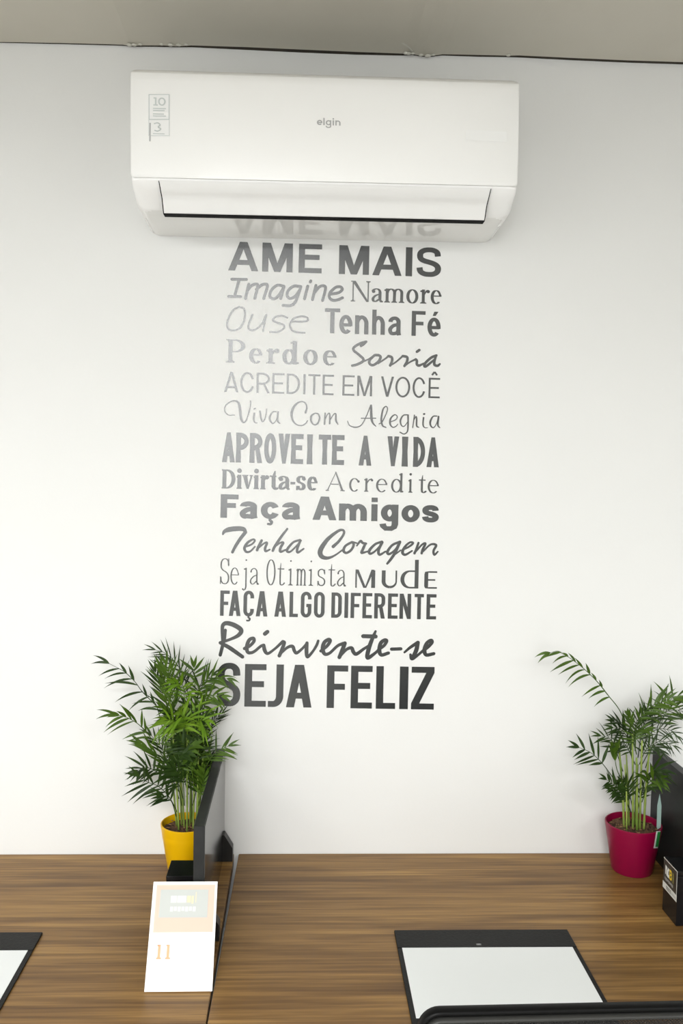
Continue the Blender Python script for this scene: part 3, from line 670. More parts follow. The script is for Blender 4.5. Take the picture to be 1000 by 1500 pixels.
scrawl(I, [[(96, 132, 14), (112, 106, 26), (160, 90, 36), (240, 84, 34), (278, 92, 30), (290, 112, 22)], [(290, 115, 26), (240, 180, 24), (202, 240, 22), (178, 288, 20)],
  [(285, 242, 14), (340, 222, 13), (370, 192, 14), (358, 177, 14), (312, 202, 18), (282, 250, 20), (297, 284, 17), (332, 280, 14), (372, 240, 12)],
  [(430, 187, 19), (402, 240, 19), (390, 270, 19)], [(400, 252, 13), (450, 212, 13), (476, 207, 17), (460, 250, 19), (464, 279, 17), (500, 265, 12)],
  [(650, 87, 15), (600, 152, 19), (542, 240, 20), (526, 275, 18)], [(540, 242, 13), (590, 207, 13), (616, 207, 18), (592, 250, 19), (592, 284, 17), (640, 265, 12)],
  [(760, 182, 16), (702, 202, 16), (652, 260, 20), (654, 284, 18), (684, 278, 14), (740, 222, 12), (768, 187, 14)], [(762, 190, 18), (737, 258, 19), (742, 290, 17), (792, 258, 12)]], 310, 760, 5.882, fat=1.2)
put_word(I, 'Tenha in slanted brush script')
I = Ink()
scrawl(I, [[(180, 146, 19), (220, 108, 16), (254, 57, 14), (249, 32, 14), (215, 37, 16), (142, 95, 22), (92, 170, 28), (98, 213, 26), (140, 226, 18), (190, 208, 11), (250, 166, 9)],
  [(310, 115, 14), (267, 140, 14), (252, 174, 16), (272, 190, 14), (305, 170, 14), (324, 132, 14), (310, 114, 12), (345, 122, 9)],
  [(345, 140, 9), (370, 107, 14), (385, 120, 14), (410, 125, 12)], [(405, 125, 15), (387, 165, 16), (378, 190, 14), (420, 180, 10)],
  [(520, 112, 14), (472, 130, 14), (432, 174, 17), (438, 196, 14), (472, 178, 11), (515, 132, 11)], [(522, 116, 16), (497, 170, 16), (503, 203, 14), (545, 180, 10)],
  [(645, 112, 14), (592, 136, 14), (558, 183, 16), (572, 198, 14), (612, 168, 11), (643, 117, 12)], [(646, 114, 16), (612, 188, 17), (582, 234, 16), (557, 265, 13)], [(590, 217, 9), (650, 172, 9)],
  [(660, 172, 10), (710, 146, 12), (738, 121, 12), (715, 117, 12), (682, 145, 14), (663, 184, 17), (682, 203, 14), (730, 176, 10)],
  [(775, 120, 13), (757, 170, 14), (747, 193, 14)], [(757, 180, 10), (800, 132, 11), (823, 126, 14), (803, 168, 14), (797, 193, 14)], [(807, 180, 10), (858, 132, 11), (898, 136, 14), (880, 175, 14), (886, 203, 13), (910, 181, 9)]], 450, 770, 4.762, fat=1.22)
put_word(I, 'Coragem in slanted brush script')
I = Ink()
scrawl(I, [[(117, 106, 24), (106, 190, 28), (86, 270, 26), (73, 320, 26)], [(95, 195, 26), (91, 110, 26), (97, 62, 30), (132, 46, 34), (200, 66, 36), (253, 107, 36), (230, 150, 30), (160, 185, 22), (72, 215, 24)], [(72, 215, 24), (150, 256, 32), (265, 336, 28)],
  [(282, 265, 26), (330, 240, 24), (363, 202, 26), (358, 176, 26), (322, 192, 28), (302, 250, 30), (312, 298, 27), (360, 294, 23), (420, 246, 22), (448, 236, 26)],
  [(448, 236, 26), (456, 280, 30), (482, 308, 23), (540, 270, 20), (608, 208, 24)], [(458, 138, 32), (480, 120, 30)],
  [(612, 206, 28), (624, 217, 28), (602, 280, 28), (582, 327, 28)], [(590, 310, 20), (650, 257, 22), (695, 246, 27), (712, 285, 27), (732, 303, 24), (780, 265, 20), (815, 225, 20)],
  [(820, 217, 26), (816, 280, 30), (824, 336, 26), (870, 290, 20), (904, 235, 22), (917, 198, 20)]], 310, 905, 5.882, fat=1.12)
scrawl(I, [[(50, 230, 20), (100, 190, 22), (123, 152, 24), (110, 141, 24), (77, 165, 26), (66, 215, 28), (82, 253, 24), (120, 245, 20), (180, 190, 20), (225, 172, 24)],
  [(236, 170, 27), (216, 225, 28), (194, 278, 26)], [(202, 265, 20), (250, 217, 20), (288, 206, 24), (301, 235, 26), (325, 253, 24), (380, 215, 20), (420, 190, 18)],
  [(473, 78, 16), (450, 130, 25), (421, 210, 29), (411, 282, 27), (470, 245, 20), (500, 215, 18)], [(377, 115, 27), (474, 118, 27)],
  [(500, 217, 20), (540, 186, 21), (558, 152, 24), (541, 146, 24), (512, 170, 26), (502, 225, 28), (518, 260, 24), (572, 245, 22)], [(596, 215, 22), (668, 213, 22)],
  [(696, 240, 14), (740, 202, 20), (797, 165, 24)], [(799, 165, 27), (786, 225, 29), (757, 285, 24)], [(742, 258, 18), (754, 289, 24), (800, 260, 18), (840, 225, 18)],
  [(845, 225, 20), (880, 196, 22), (908, 162, 24), (899, 147, 22), (867, 170, 24), (850, 220, 28), (863, 260, 24), (922, 250, 22)]], 460, 910, 5.263, fat=1.15)
put_word(I, 'Reinvente-se in heavy brush handwriting')
# ================================================================== air conditioner
YF_ = -.205                                                   # front plane
pTL, pTR, pBL, pBR = at(195, 98, Y=YF_ + .012), at(760, 117, Y=YF_ + .012), at(191.5, 262, Y=YF_ - .004), at(759, 273.5, Y=YF_ - .004)
acx0, acx1 = (pTL.x + pBL.x) / 2, (pTR.x + pBR.x) / 2
tilt = (at(722, 356, Y=0).z - at(224, 345.5, Y=0).z) / (at(722, 356, Y=0).x - at(224, 345.5, Y=0).x)
zt = (pTL.z + pTR.z) / 2; zb = (pBL.z + pBR.z) / 2
zu = (at(224, 345.5, Y=0).z + at(722, 356, Y=0).z) / 2
xc = (acx0 + acx1) / 2; hw = (acx1 - acx0) / 2
ac = thing('air_conditioner', 'white wall-mounted split air conditioner above the lettering, with pale sticker', 'air conditioner', (xc, 0, zu))
ac.rotation_euler = (0, -math.atan(tilt), 0)
H1, H2 = zb - zu, zt - zu                                      # panel bottom, top (local z from the underside)
# body profile (y, z): back bottom, underside, curved mouth, front behind the panel, top
lf = at(480, 319, Y=-.165).z - zu                              # lower louver edge
prof = [(-.001, .0), (-.050, .0027), (-.100, .0055), (-.135, .0078)] + crom([(-.135, .0078), (-.154, .0115), (-.1665, .0215), (-.178, H1 * .56), (-.1905, H1 * .74), (-.1985, H1 * .90), (-.2025, H1)], 4)[1:] + [ (-.192, H2 - .03), (-.182, H2 - .012), (-.165, H2 - .002), (-.14, H2), (-.001, H2)]
n = len(prof); vs = []; fs = []
st = [(-hw + .012, .86), (-hw + .004, .93), (-hw + .001, .972), (-hw, .99)] ; 
stations = [(-hw + .016, .90, .030), (-hw + .005, .955, .016), (-hw + .0012, .985, .006), (-hw + .0005, 1, 0.0)]
def corner(x_off, k):        # lower corners of the shell are rounded in the front view
    return k
stat = []
R = .030
for i in range(7):
    t = math.pi / 2 * (1 - i / 6); stat.append((-hw - .0004 + R * (1 - math.sin(t)), R * (1 - math.cos(t))))
stat += [(-hw + R + .004, 0), (-hw + R + .012, 0), (-.2, 0)]
full = stat + [(0, 0)] + [(-a, b) for a, b in stat[::-1]]
for x, rise in full:
    for y, z in prof:
        f = max(0, 1 - z / (H1 * .9)); yy = y
        if y < -.002: yy = y * (1 - .04 * rise / R)
        vs.append((x, yy, z + rise * .75 * f))
for i in range(len(full) - 1):
    for k in range(n - 1): fs.append((i * n + k, i * n + k + 1, (i + 1) * n + k + 1, (i + 1) * n + k))
    fs.append((i * n + n - 1, i * n, (i + 1) * n, (i + 1) * n + n - 1))
fs.append(tuple(range(n))); fs.append(tuple(range((len(full) - 1) * n, len(full) * n))[::-1])
body = pyobj('body', vs, fs, [M['acw'], M['acu']], ac, smooth=False)
for p in body.data.polygons:
    if len(p.vertices) == 4 and max(body.data.vertices[i].co.z for i in p.vertices) < .0118 and max(body.data.vertices[i].co.y for i in p.vertices) < .0: p.material_index = 1
for p in body.data.polygons: p.use_smooth = True
def fix_normals(o, ang=40):
    b = bmesh.new(); b.from_mesh(o.data); bmesh.ops.recalc_face_normals(b, faces=b.faces); b.to_mesh(o.data); b.free()
    o.data.set_sharp_from_angle(angle=math.radians(ang))
fix_normals(body)
# front panel: gently bowed slab with rounded corners
def panel():
    bm = bmesh.new(); rows = 12; colsn = 24; grid = []
    def yf(v): return -.2005 - .010 * math.sin(math.pi * min(1, max(0, v * .62 + .25))) + (.022 * max(0, (v - .9) / .1) ** 2)
    for back in (0, 1):
        g = []
        for j in range(rows + 1):
            v = j / rows; row = []
            for i in range(colsn + 1):
                u = i / colsn; x = -hw - .001 + u * (2 * hw + .002); z = H1 + .003 + v * (H2 - H1 - .002)
                row.append((x, yf(v) + (.012 if back else 0), z))
            g.append(row)
        grid.append(g)
    # outline with rounded corners, built as an n-gon ring per row
    r = .014; w = hw + .001; z0, z1 = H1 + .003, H2 + .001
    out = []
    for cx, cz, a0 in ((w - r, z1 - r, 0), (-w + r, z1 - r, 90), (-w + r, z0 + r * .5, 180), (w - r, z0 + r * .5, 270)):
        rr = r if a0 < 180 else r * .5
        for k in range(7):
            a = math.radians(a0 + 15 * k); ex = (r if a0 < 180 else r * .5)
            sx = 1 if cx > 0 else -1
            out.append((sx * (w - ex) + ex * math.cos(a), cz + ex * math.sin(a)))
    return out, yf, z0, z1
out, yf, z0, z1 = panel()
bm = bmesh.new()
ZS = [z0 + (z1 - z0) * k / 14 for k in range(15)]
def halfw(z):                # half width of the rounded panel at height z
    w = hw + .001; r = .014; e = 0
    if z > z1 - r: d = z - (z1 - r); e = r - math.sqrt(max(0, r * r - d * d))
    elif z < z0 + .007: d = (z0 + .007) - z; e = .007 - math.sqrt(max(0, .007 ** 2 - d * d))
    return w - e
ZS = sorted(set([z0, z0 + .001, z0 + .003, z0 + .007, z1 - .014, z1 - .009, z1 - .005, z1 - .002, z1 - .0005] + ZS[1:-1]))
rowsf = []; rowsb = []
for z in ZS:
    v = (z - z0) / (z1 - z0); h = halfw(z); f = []; b = []
    for u, dy in ((-1, .006), (-.9975, .002), (-.99, 0), (-.5, 0), (0, 0), (.5, 0), (.99, 0), (.9975, .002), (1, .006)):
        f.append(bm.verts.new((u * h, yf(v) + dy, z))); b.append(bm.verts.new((u * h, yf(v) + .0115, z)))
    rowsf.append(f); rowsb.append(b)
for j in range(len(ZS) - 1):
    for i in range(8):
        bm.faces.new((rowsf[j][i], rowsf[j][i + 1], rowsf[j + 1][i + 1], rowsf[j + 1][i])); bm.faces.new((rowsb[j][i], rowsb[j + 1][i], rowsb[j + 1][i + 1], rowsb[j][i + 1]))
    bm.faces.new((rowsf[j][0], rowsf[j + 1][0], rowsb[j + 1][0], rowsb[j][0])); bm.faces.new((rowsf[j][8], rowsb[j][8], rowsb[j + 1][8], rowsf[j + 1][8]))
for r_ in (0, -1):
    for i in range(8): bm.faces.new((rowsf[r_][i], rowsb[r_][i], rowsb[r_][i + 1], rowsf[r_][i + 1]))
fp = bmobj('front_panel', bm, M['acw'], ac, smooth=True)
fp.data.set_sharp_from_angle(angle=math.radians(50))
# dark slot and the closed louver in front of it
lx0 = at(235, 290, Y=-.19).x - xc; lx1 = at(716, 300, Y=-.19).x - xc
lprof = [(-.1985, H1 - .002), (-.1965, H1 * .86), (-.190, H1 * .68), (-.1795, H1 * .47), (-.1685, lf + .0008)]
def slab(name, x0, x1, x0b, x1b, pr, th, mat, off=0.):
    vs, fs = [], []; m = len(pr)
    for k, (y, z) in enumerate(pr):
        t = k / (m - 1); xa = x0 + (x0b - x0) * t; xb = x1 + (x1b - x1) * t
        vs += [(xa, y + off, z), (xb, y + off, z), (xa, y + off + th, z), (xb, y + off + th, z)]
    for k in range(m - 1):
        a, b = 4 * k, 4 * k + 4
        fs += [(a, a + 1, b + 1, b), (a + 2, b + 2, b + 3, a + 3), (a, b, b + 2, a + 2), (a + 1, a + 3, b + 3, b + 1)]
    fs += [(0, 2, 3, 1), (4 * m - 4, 4 * m - 3, 4 * m - 1, 4 * m - 2)]
    o = pyobj(name, vs, fs, mat, ac)
    return o
lx0b = at(240.5, 315, Y=-.168).x - xc; lx1b = at(708.5, 324, Y=-.168).x - xc
lp2 = crom(lprof, 5); lp2 = [(y - .0064 + .0040 * k / (len(lp2) - 1), z) for k, (y, z) in enumerate(lp2)]
slot = slab('outlet_slot', lx0 - .0018, lx1 + .0018, lx0b - .0022, lx1b + .0022, [(y, z) for y, z in lp2[:-1]] + [(-.1668, lf - .0002)], .02, M['dark'], .0016)
lv = slab('louver', lx0, lx1, lx0b, lx1b, lp2, .003, M['acl'])
for o in (lv,):
    for p in o.data.polygons: p.use_smooth = True
    fix_normals(o)
# printed mark and energy sticker on the panel
def panel_pt(px, py, lift=.0006):
    q = at(px, py, Y=-.2105)
    for _ in range(3):
        zl = q.z - zu - tilt * (q.x - xc); v = min(1, max(0, (zl - z0) / (z1 - z0))); q = at(px, py, Y=yf(v) - lift)
    return q
def print_on(name, I, mat, lift=.0006, parent=None, label=None):
    vs, fs = lay(I.polys, lambda x, y: panel_pt(x, y, lift))
    o = pyobj(name, vs, fs, mat, None)
    bpy.context.view_layer.update()
    o.parent = parent or ac; mw = Matrix.Identity(4); p = o.parent
    while p is not None: mw = p.matrix_basis @ mw; p = p.parent
    o.data.transform(mw.inverted())
    if label: o['label'] = label
    return o
I = Ink()
set_word(I, 'sans', 'elgin', [(464, 472), (473.4, 475.4), (477, 485), (487, 489), (491, 498.5)], 464, 182.9, .032, 10.6, 7.4, 1.9, 1.6, lean=.0)
print_on('brand_print', I, M['acgrey'], label='small grey lower-case print elgin')
I = Ink(); I.polys.append([(217.5, 138), (248, 139), (248, 200), (217, 199)])
stk = print_on('energy_sticker', I, M['stickback'], label='pale rectangular sticker printed 10 over 3')
I = Ink()
def outline(x0, y0, x1, y1, t=1.1):
    for a, b, c, d in ((x0, y0, x1, y0 + t), (x0, y1 - t, x1, y1), (x0, y0, x0 + t, y1), (x1 - t, y0, x1, y1)):
        I.polys.append([(a, b), (c, b), (c, d), (a, d)])
outline(217.6, 138, 248, 175.5); outline(217.6, 174.4, 248, 199, .6)
set_word(I, 'sans', '10', [(224.5, 231), (231.5, 242.5)], 224, 154.5, .03, 12, 8, 2.2, 1.8, lean=0)
for k, (a, b, c) in enumerate(((158, 224, 243), (161, 224, 241), (166, 224, 240), (169, 224, 243))):
    I.polys.append([(a_ , y) for a_, y in ((b, a), (c, a + .5), (c, a + 1.9), (b, a + 1.4))])
I.brush([(226, 181, 1.6), (231, 180, 1.6), (234.5, 183, 1.6), (231.5, 186, 1.6), (235.5, 189, 1.6), (231, 192, 1.6), (226.5, 191, 1.4)], 4)
I.polys.append([(224, 195), (241, 195.5), (241, 196.7), (224, 196.2)])
print_on('print', I, M['stickline'], .0011, stk)
I = Ink(); I.polys.append([(218.9, 180), (220.6, 180), (220.3, 207), (218.6, 207)]); print_on('sticker_edge', I, M['acgrey'], .0012, stk, label='dark lifted left edge of the sticker')

# faint pale labels low on the right of the panel
I = Ink(); I.polys.append([(682, 190), (742, 193), (742, 208), (682, 205)]); print_on('pale_label', I, M['stickback'])
# ================================================================== desks and dividers
sxl = at(342, 1254, Z=DESK).x; sxf = at(304, 1490, Z=DESK); sxr = at(349.5, 1251, Z=DESK).x
YD = -.665                                                        # front edge of the desks
def front_x(px, x_wall):
    q = at(px, 1490, Z=DESK); return x_wall + (q.x - x_wall) * YD / q.y
sfl, sfr = front_x(302.6, sxl), front_x(305.4, sxr)
RX0 = at(955, 1106, Y=0).x; RXE = RX0 + .034
def desk(name, quad, label, x_legs):
    xm = (quad[0][0] + quad[1][0]) / 2
    t = thing(name, label, 'desk', (xm, YD / 2, 0), 0, 'walnut desks along the wall')
    bm = bmesh.new(); prism(bm, [(x, y, DESK) for x, y in quad], (0, 0, -.025))
    bmesh.ops.recalc_face_normals(bm, faces=bm.faces)
    es = [e for e in bm.edges if all(abs(v.co.z - DESK) < 1e-6 for v in e.verts)]
    bmesh.ops.bevel(bm, geom=es, offset=.0012, segments=2, affect='EDGES')
    bmobj('desktop', bm, M['wood'], t, world=True)
    for x in x_legs: boxobj('side_panel', (x - .0125, x + .0125, YD + .03, -.02, 0, DESK - .025), M['blackmdf'], t, world=True)
    boxobj('modesty_panel', (x_legs[0] + .0125, x_legs[1] - .0125, -.10, -.082, .30, DESK - .025), M['blackmdf'], t, world=True)
desk('desk', [(-1.11, -.002), (sxl, -.002), (sfl, YD), (-1.11, YD)], 'walnut desk on the left of the seam, carrying the yellow pot', (-1.09, sxl - .06))
desk('desk', [(sxr, -.002), (RXE, -.002), (RXE, YD), (sfr, YD)], 'walnut desk on the right of the seam, carrying the magenta pot', (sxr + .06, RXE - .02))

PXL, PXR = -.1775, -.1585                                          # left divider faces
PZ = CAMZ - .645; PYF = -(1 - .783) * DIST
def divider(x0, x1, label, side):
    t = thing('desk_divider', label, 'desk divider', ((x0 + x1) / 2, PYF / 2, DESK), 0, 'black desk dividers')
    z0 = DESK + .0005
    bm = bmesh.new(); box(bm, x0, x1, PYF, -.002, z0, PZ, bev=.0008, seg=1)
    bmobj('panel', bm, M['blackmdf'], t, world=True)
    xs = x1 if side > 0 else x0
    boxobj('glossy_face', (min(xs, xs + side * .0012), max(xs, xs + side * .0012), PYF + .0015, -.004, z0 + .001, PZ - .0012), M['gloss'], t, world=True)
    for y in (-.030, -.352):                                      # wedge feet screwed to the face
        bm = bmesh.new(); xf = xs + side * .0012
        pr = [(xf, DESK + .0004), (xf + side * .0215, DESK + .0004), (xf + side * .0215, DESK + .030), (xf + side * .003, DESK + .060), (xf, DESK + .060)]
        prism(bm, [(x, y - .012, z) for x, z in pr], (0, .024, 0))
        bmobj('bracket', bm, M['blackmetal'], t, world=True)
divider(PXL, PXR, 'black upright desk divider between yellow pot and desk seam, at left', 1)
divider(RX0, RX0 + .019, 'black upright desk divider behind the magenta pot, at right edge', 1)

# black boxes
def pen_box(name, x0, x1, y0, y1, h, label):
    t = thing(name, label, 'box', ((x0 + x1) / 2, (y0 + y1) / 2, DESK), 0, 'black boxes beside the dividers')
    bm = bmesh.new(); box(bm, x0, x1, y0, y1, DESK + .0003, DESK + h - .010, bev=.0010)
    bmobj('body', bm, M['blackbox'], t, world=True)
    boxobj('lid', (x0 - .0002, x1 + .0002, y0 - .0002, y1 + .0002, DESK + h - .0094, DESK + h), M['blackbox'], t, bev=.0012, world=True)
    return t
bxl = at(244, 1283.5, Z=DESK + .109)
byb = at(250, 1260, Z=DESK + .109)
pen_box('desk_box', (bxl.x + byb.x) / 2, PXL - .0012, bxl.y, byb.y, .109, 'plain black box behind the white card, touching the left divider')
q0 = at(967, 1332, Z=DESK); q1 = at(992, 1357, Z=DESK); BX = (q0.x + q1.x) / 2
rb = pen_box('desk_box', BX, RX0 - .0012, q1.y, q0.y, .109, 'black box with a logo sticker, in front of the magenta pot')
def side_pt(u, v, lift):      # sticker coordinates on the box's left face: u from the wall side, v down from the top
    y = q0.y + (q1.y - q0.y) * u; return Vector((BX - lift, y, DESK + .109 - v * .060))
def side(name, polys, mat, lift, parent, label=None):
    vs, fs = lay(polys, lambda u, v: side_pt(u, v, lift)); o = pyobj(name, vs, fs, mat, parent, world=True)
    if label: o['label'] = label
    return o
R4 = lambda a, b, c, d: [(a, b), (c, b), (c, d), (a, d)]
st = side('sticker', [R4(.01, .0, .99, .99)], M['label_dark'], .0006, rb, 'dark sticker with white and yellow logo over a white strip')
side('edge_line', [R4(.01, .0, .99, .030), R4(.955, .03, .99, .80)], M['label_white'], .0009, st)
side('white_strip', [R4(.0, .80, 1.0, 1.02)], M['label_white'], .0009, st, 'white strip with small dark letters')
I = Ink()      # blurred white block letters, then a yellow one, then an olive bar
wht = [R4(.15, .20, .22, .50), R4(.22, .22, .27, .32), R4(.24, .30, .31, .52), R4(.31, .22, .38, .53), R4(.38, .22, .43, .30), R4(.38, .42, .43, .53)]
side('logo_white', wht, M['label_white'], .0009, st)
side('logo_yellow', [R4(.45, .20, .50, .52), R4(.50, .20, .58, .27), R4(.50, .33, .60, .39), R4(.50, .46, .60, .53), R4(.58, .24, .62, .34), R4(.58, .39, .63, .48)], M['label_yellow'], .0009, st)
side('logo_bar', [R4(.68, .20, .76, .55)], M['label_olive'], .0009, st)
scr = [R4(.13 + .055 * k, .60 + .012 * (k % 2), .13 + .055 * k + .040, .68 + .010 * ((k * 3) % 4)) for k in range(11)]
side('logo_line', scr, principled('sticker_grey', (.36, .36, .34), .4), .0009, st)
lt = []
for x in (.27, .36, .45, .54):
    lt += [R4(x, .85, x + .018, .975), R4(x, .85, x + .06, .868), R4(x + .042, .868, x + .06, .975)]
side('strip_letters', lt, M['label_dark'], .0012, st)
side('strip_grey', [R4(.64, .88, .94, .96)], principled('strip_grey', (.55, .56, .54), .4), .0012, st)

# white card leaning on the divider
c_tl, c_tr = at(225, 1291, Y=PYF - .006), at(318.5, 1292, Y=PYF - .006)
c_bl, c_br = at(211.5, 1452, Z=DESK + .0015), at(310.5, 1453, Z=DESK + .0015)
yb = (c_bl.y + c_br.y) / 2; zt_ = (c_tl.z + c_tr.z) / 2
c_tl = Vector(((c_tl.x), PYF - .006, zt_)); c_tr = Vector((c_tr.x, PYF - .006, zt_)); c_bl = Vector((c_bl.x, yb, DESK + .0015)); c_br = Vector((c_br.x, yb, DESK + .0015))
nrm = (c_tr - c_tl).cross(c_bl - c_tl).normalized()
if nrm.y > 0: nrm = -nrm
card = thing('desk_card', 'white upright card with peach block and number 11, leaning on the left divider', 'card', (c_bl + c_br) / 2)
bm = bmesh.new(); prism(bm, [c_tl, c_tr, c_br, c_bl], -nrm * .0028); o = bmobj('board', bm, M['white'], card, world=True)
def card_pt(u, v, lift):
    return (c_tl * (1 - u) + c_tr * u) * (1 - v) + (c_bl * (1 - u) + c_br * u) * v + nrm * lift
def on_card(name, polys, mat, lift, parent=card, label=None):
    vs, fs = lay(polys, lambda u, v: card_pt(u, v, lift)); o = pyobj(name, vs, fs, mat, parent, world=True)
    if label: o['label'] = label
    return o
on_card('peach_block', [R4(.055, .030, .965, .475)], M['peach'], .0004, label='pale peach printed block')
im = on_card('logo_image', [R4(.120, .075, .870, .340)], M['greyp'], .0008, label='washed out grey logo image with white and yellow letters')
on_card('logo_letters', [R4(.29, .135, .38, .20), R4(.39, .135, .46, .20), R4(.46, .135, .53, .20)] + [R4(.29 + .058 * k, .237, .29 + .058 * k + .045, .283 - .006 * (k % 2)) for k in range(7)], principled('faded_white', (.62, .63, .61), .5), .0011, im)
on_card('logo_accent', [R4(.54, .135, .60, .20), R4(.61, .135, .645, .21), R4(.67, .10, .685, .20)], M['cream'], .0011, im)
I = []
for u in (.150, .285):
    I += [R4(u, .585, u + .042, .705), R4(u - .018, .700, u + .058, .716), R4(u - .012, .585, u + .02, .60)]
on_card('number', I, M['orange'], .0004, label='orange number 11')

# desk pads
def pad(pTL, pTR, label):
    z = DESK + .004
    a, b = at(*pTL, Z=z), at(*pTR, Z=z); w = abs(b.x - a.x) if pTL[0] > -500 else .325
    return a, b
zP = DESK + .0035
A_, B_ = at(577, 1363, Z=zP), at(830.5, 1362, Z=zP); bl = at(608, 1498, Z=zP); br = at(889, 1468, Z=zP)
PW = B_.x - A_.x
def make_pad(origin, rz, label):
    t = thing('desk_pad', label, 'desk pad', origin, rz, 'desk pads with white sheets')
    Ld = .315
    boxobj('base', (0, PW, -Ld, 0, -.0033, 0), M['padblack'], t, bev=.0012)
    boxobj('white_sheet', (.0085, PW - .0085, -.262, -.0600, -.0006, .0006), M['paper'], t)
    boxobj('top_band', (.0005, PW - .0005, -.0595, -.0005, -.001, .0012), M['padblack'], t, bev=.0005)
    I = Ink(); I.disc(0, 0, .005, .0014, 14); I.rect(-.0045, -.0035, .0045, -.0028)
    pyobj('small_logo', [(PW * .455 + x, -.051 + y, .0016) for p in I.polys for x, y in p], [tuple(range(0, 14)), tuple(range(14, 18))], M['acgrey'], t)
    return t
ang = math.atan2(B_.y - A_.y, B_.x - A_.x)
make_pad(A_, ang, 'black desk pad with white sheet on the right desk, before the chair')
LT = at(62.5, 1366, Z=zP)
make_pad(LT - Vector((PW * math.cos(-.004), PW * math.sin(-.004), 0)), -.004, 'black desk pad with white sheet cut off at the left edge')
# ================================================================== office chair at the right desk
CY = -.945
k0, k1 = at(612, 1490, Y=CY), at(640, 1472, Y=CY)
CW = .445; cx0 = at(611, 1495, Y=CY).x; czt = at(700, 1471, Y=CY).z - .0030
ch = thing('office_chair', 'black net-backed office chair at the right desk, before its desk pad', 'chair', (cx0 + CW / 2, CY - .30, 0), math.radians(1.0))
lx, ly = CW / 2, .30                    # backrest plane at local y = +.30 would face the desk; the seat lies on the desk side
ch.location = (cx0 + CW / 2, CY, 0); 
def rrect(w, h, r, n=8):
    p = []
    for cx, cz, a0 in ((w / 2 - r, -r, 90), (-w / 2 + r, -r, 90), (-w / 2 + r, -h + r, 180), (w / 2 - r, -h + r, 270)): pass
    for cx, cz, a0 in ((w / 2 - r, -r, 0), (-w / 2 + r, -r, 90), (-w / 2 + r, -h + r, 180), (w / 2 - r, -h + r, 270)):
        for k in range(n + 1):
            a = math.radians(a0 + 90 * k / n); p.append((cx + r * math.cos(a), cz + r * math.sin(a)))
    return p
BH = .40
def ringframe(name, w, h, r, prof, mat, dz=0., parent=None):
    """closed frame: prof = list of (outward, y) around the rounded rectangle"""
    base = rrect(w, h, r); vs, fs = [], []; m = len(prof); n = len(base)
    for i, (x, z) in enumerate(base):
        a, b = base[(i - 1) % n], base[(i + 1) % n]; tx, tz = b[0] - a[0], b[1] - a[1]; l = math.hypot(tx, tz); ox, oz = tz / l, -tx / l
        for d, y in prof: vs.append((x + ox * d, y, czt + z + oz * d + dz))
    for i in range(n):
        j = (i + 1) % n
        for k in range(m): fs.append((i * m + k, i * m + (k + 1) % m, j * m + (k + 1) % m, j * m + k))
    o = pyobj(name, vs, fs, mat, parent or ch, smooth=True)
    bm = bmesh.new(); bm.from_mesh(o.data); bmesh.ops.recalc_face_normals(bm, faces=bm.faces); bm.to_mesh(o.data); bm.free(); return o
br_ = ringframe('back_frame', CW - .008, BH, .022, [(.004, .006), (.0036, -.003), (.002, -.006), (-.002, -.006), (-.0036, -.003), (-.004, .006), (-.002, .009), (.002, .009)], M['chairframe'], -.004)
ringframe('frame_trim', CW - .0215, BH - .014, .016, [(.0028, -.004), (.0016, -.009), (-.0014, -.010), (-.0032, -.006), (-.003, .002), (.0015, .004)], M['chairlip'], -.0108)
n_ = 14; vs, fs = [], []
for j in range(n_ + 1):
    for i in range(n_ + 1):
        u, v = i / n_ - .5, j / n_
        vs.append((u * (CW - .028), .002 + .02 * (1 - 4 * u * u) * math.sin(math.pi * v), czt - .0135 - v * (BH - .022)))
for j in range(n_):
    for i in range(n_): a = j * (n_ + 1) + i; fs.append((a, a + 1, a + n_ + 2, a + n_ + 1))
pyobj('net_backrest', vs, fs, M['net'], ch, smooth=True)
boxobj('back_support', (-.03, .03, -.034, -.006, .42, czt - BH * .6), M['chairframe'], ch, bev=.008)
boxobj('seat', (-.235, .235, -.02, .235, .425, .485), M['padblack'], ch, bev=.022, seg=3)
boxobj('seat_plate', (-.10, .10, -.034, .18, .395, .425), M['chairframe'], ch, bev=.005)
v, f = lathe([(0, .10), (.026, .10), (.026, .25), (.016, .255), (.016, .397), (0, .397)], 20, 0, .10, 0); pyobj('gas_lift', v, f, M['chairframe'], ch, smooth=False)
for k in range(5):
    a = 2 * math.pi * k / 5 + .3; vs, fs = [], []
    tube(vs, fs, [(0, .10, .105), (.14 * math.cos(a), .10 + .14 * math.sin(a), .09), (.27 * math.cos(a), .10 + .27 * math.sin(a), .068)], [.024, .020, .014], 8)
    leg = pyobj('leg', vs, fs, M['chairframe'], ch, smooth=True)
    x, y = .27 * math.cos(a), .10 + .27 * math.sin(a)
    v, f = lathe([(0, -.022), (.024, -.022), (.028, -.015), (.028, .015), (.024, .022), (0, .022)], 16)
    v = [(x + p[2] * -math.sin(a), y + p[2] * math.cos(a), .0285 + p[1]) if False else (x + p[0] * math.cos(a) - p[2] * math.sin(a), y + p[0] * math.sin(a) + p[2] * math.cos(a), .0285 + p[1]) for p in v]
    pyobj('caster', v, f, M['chairframe'], leg, smooth=False)
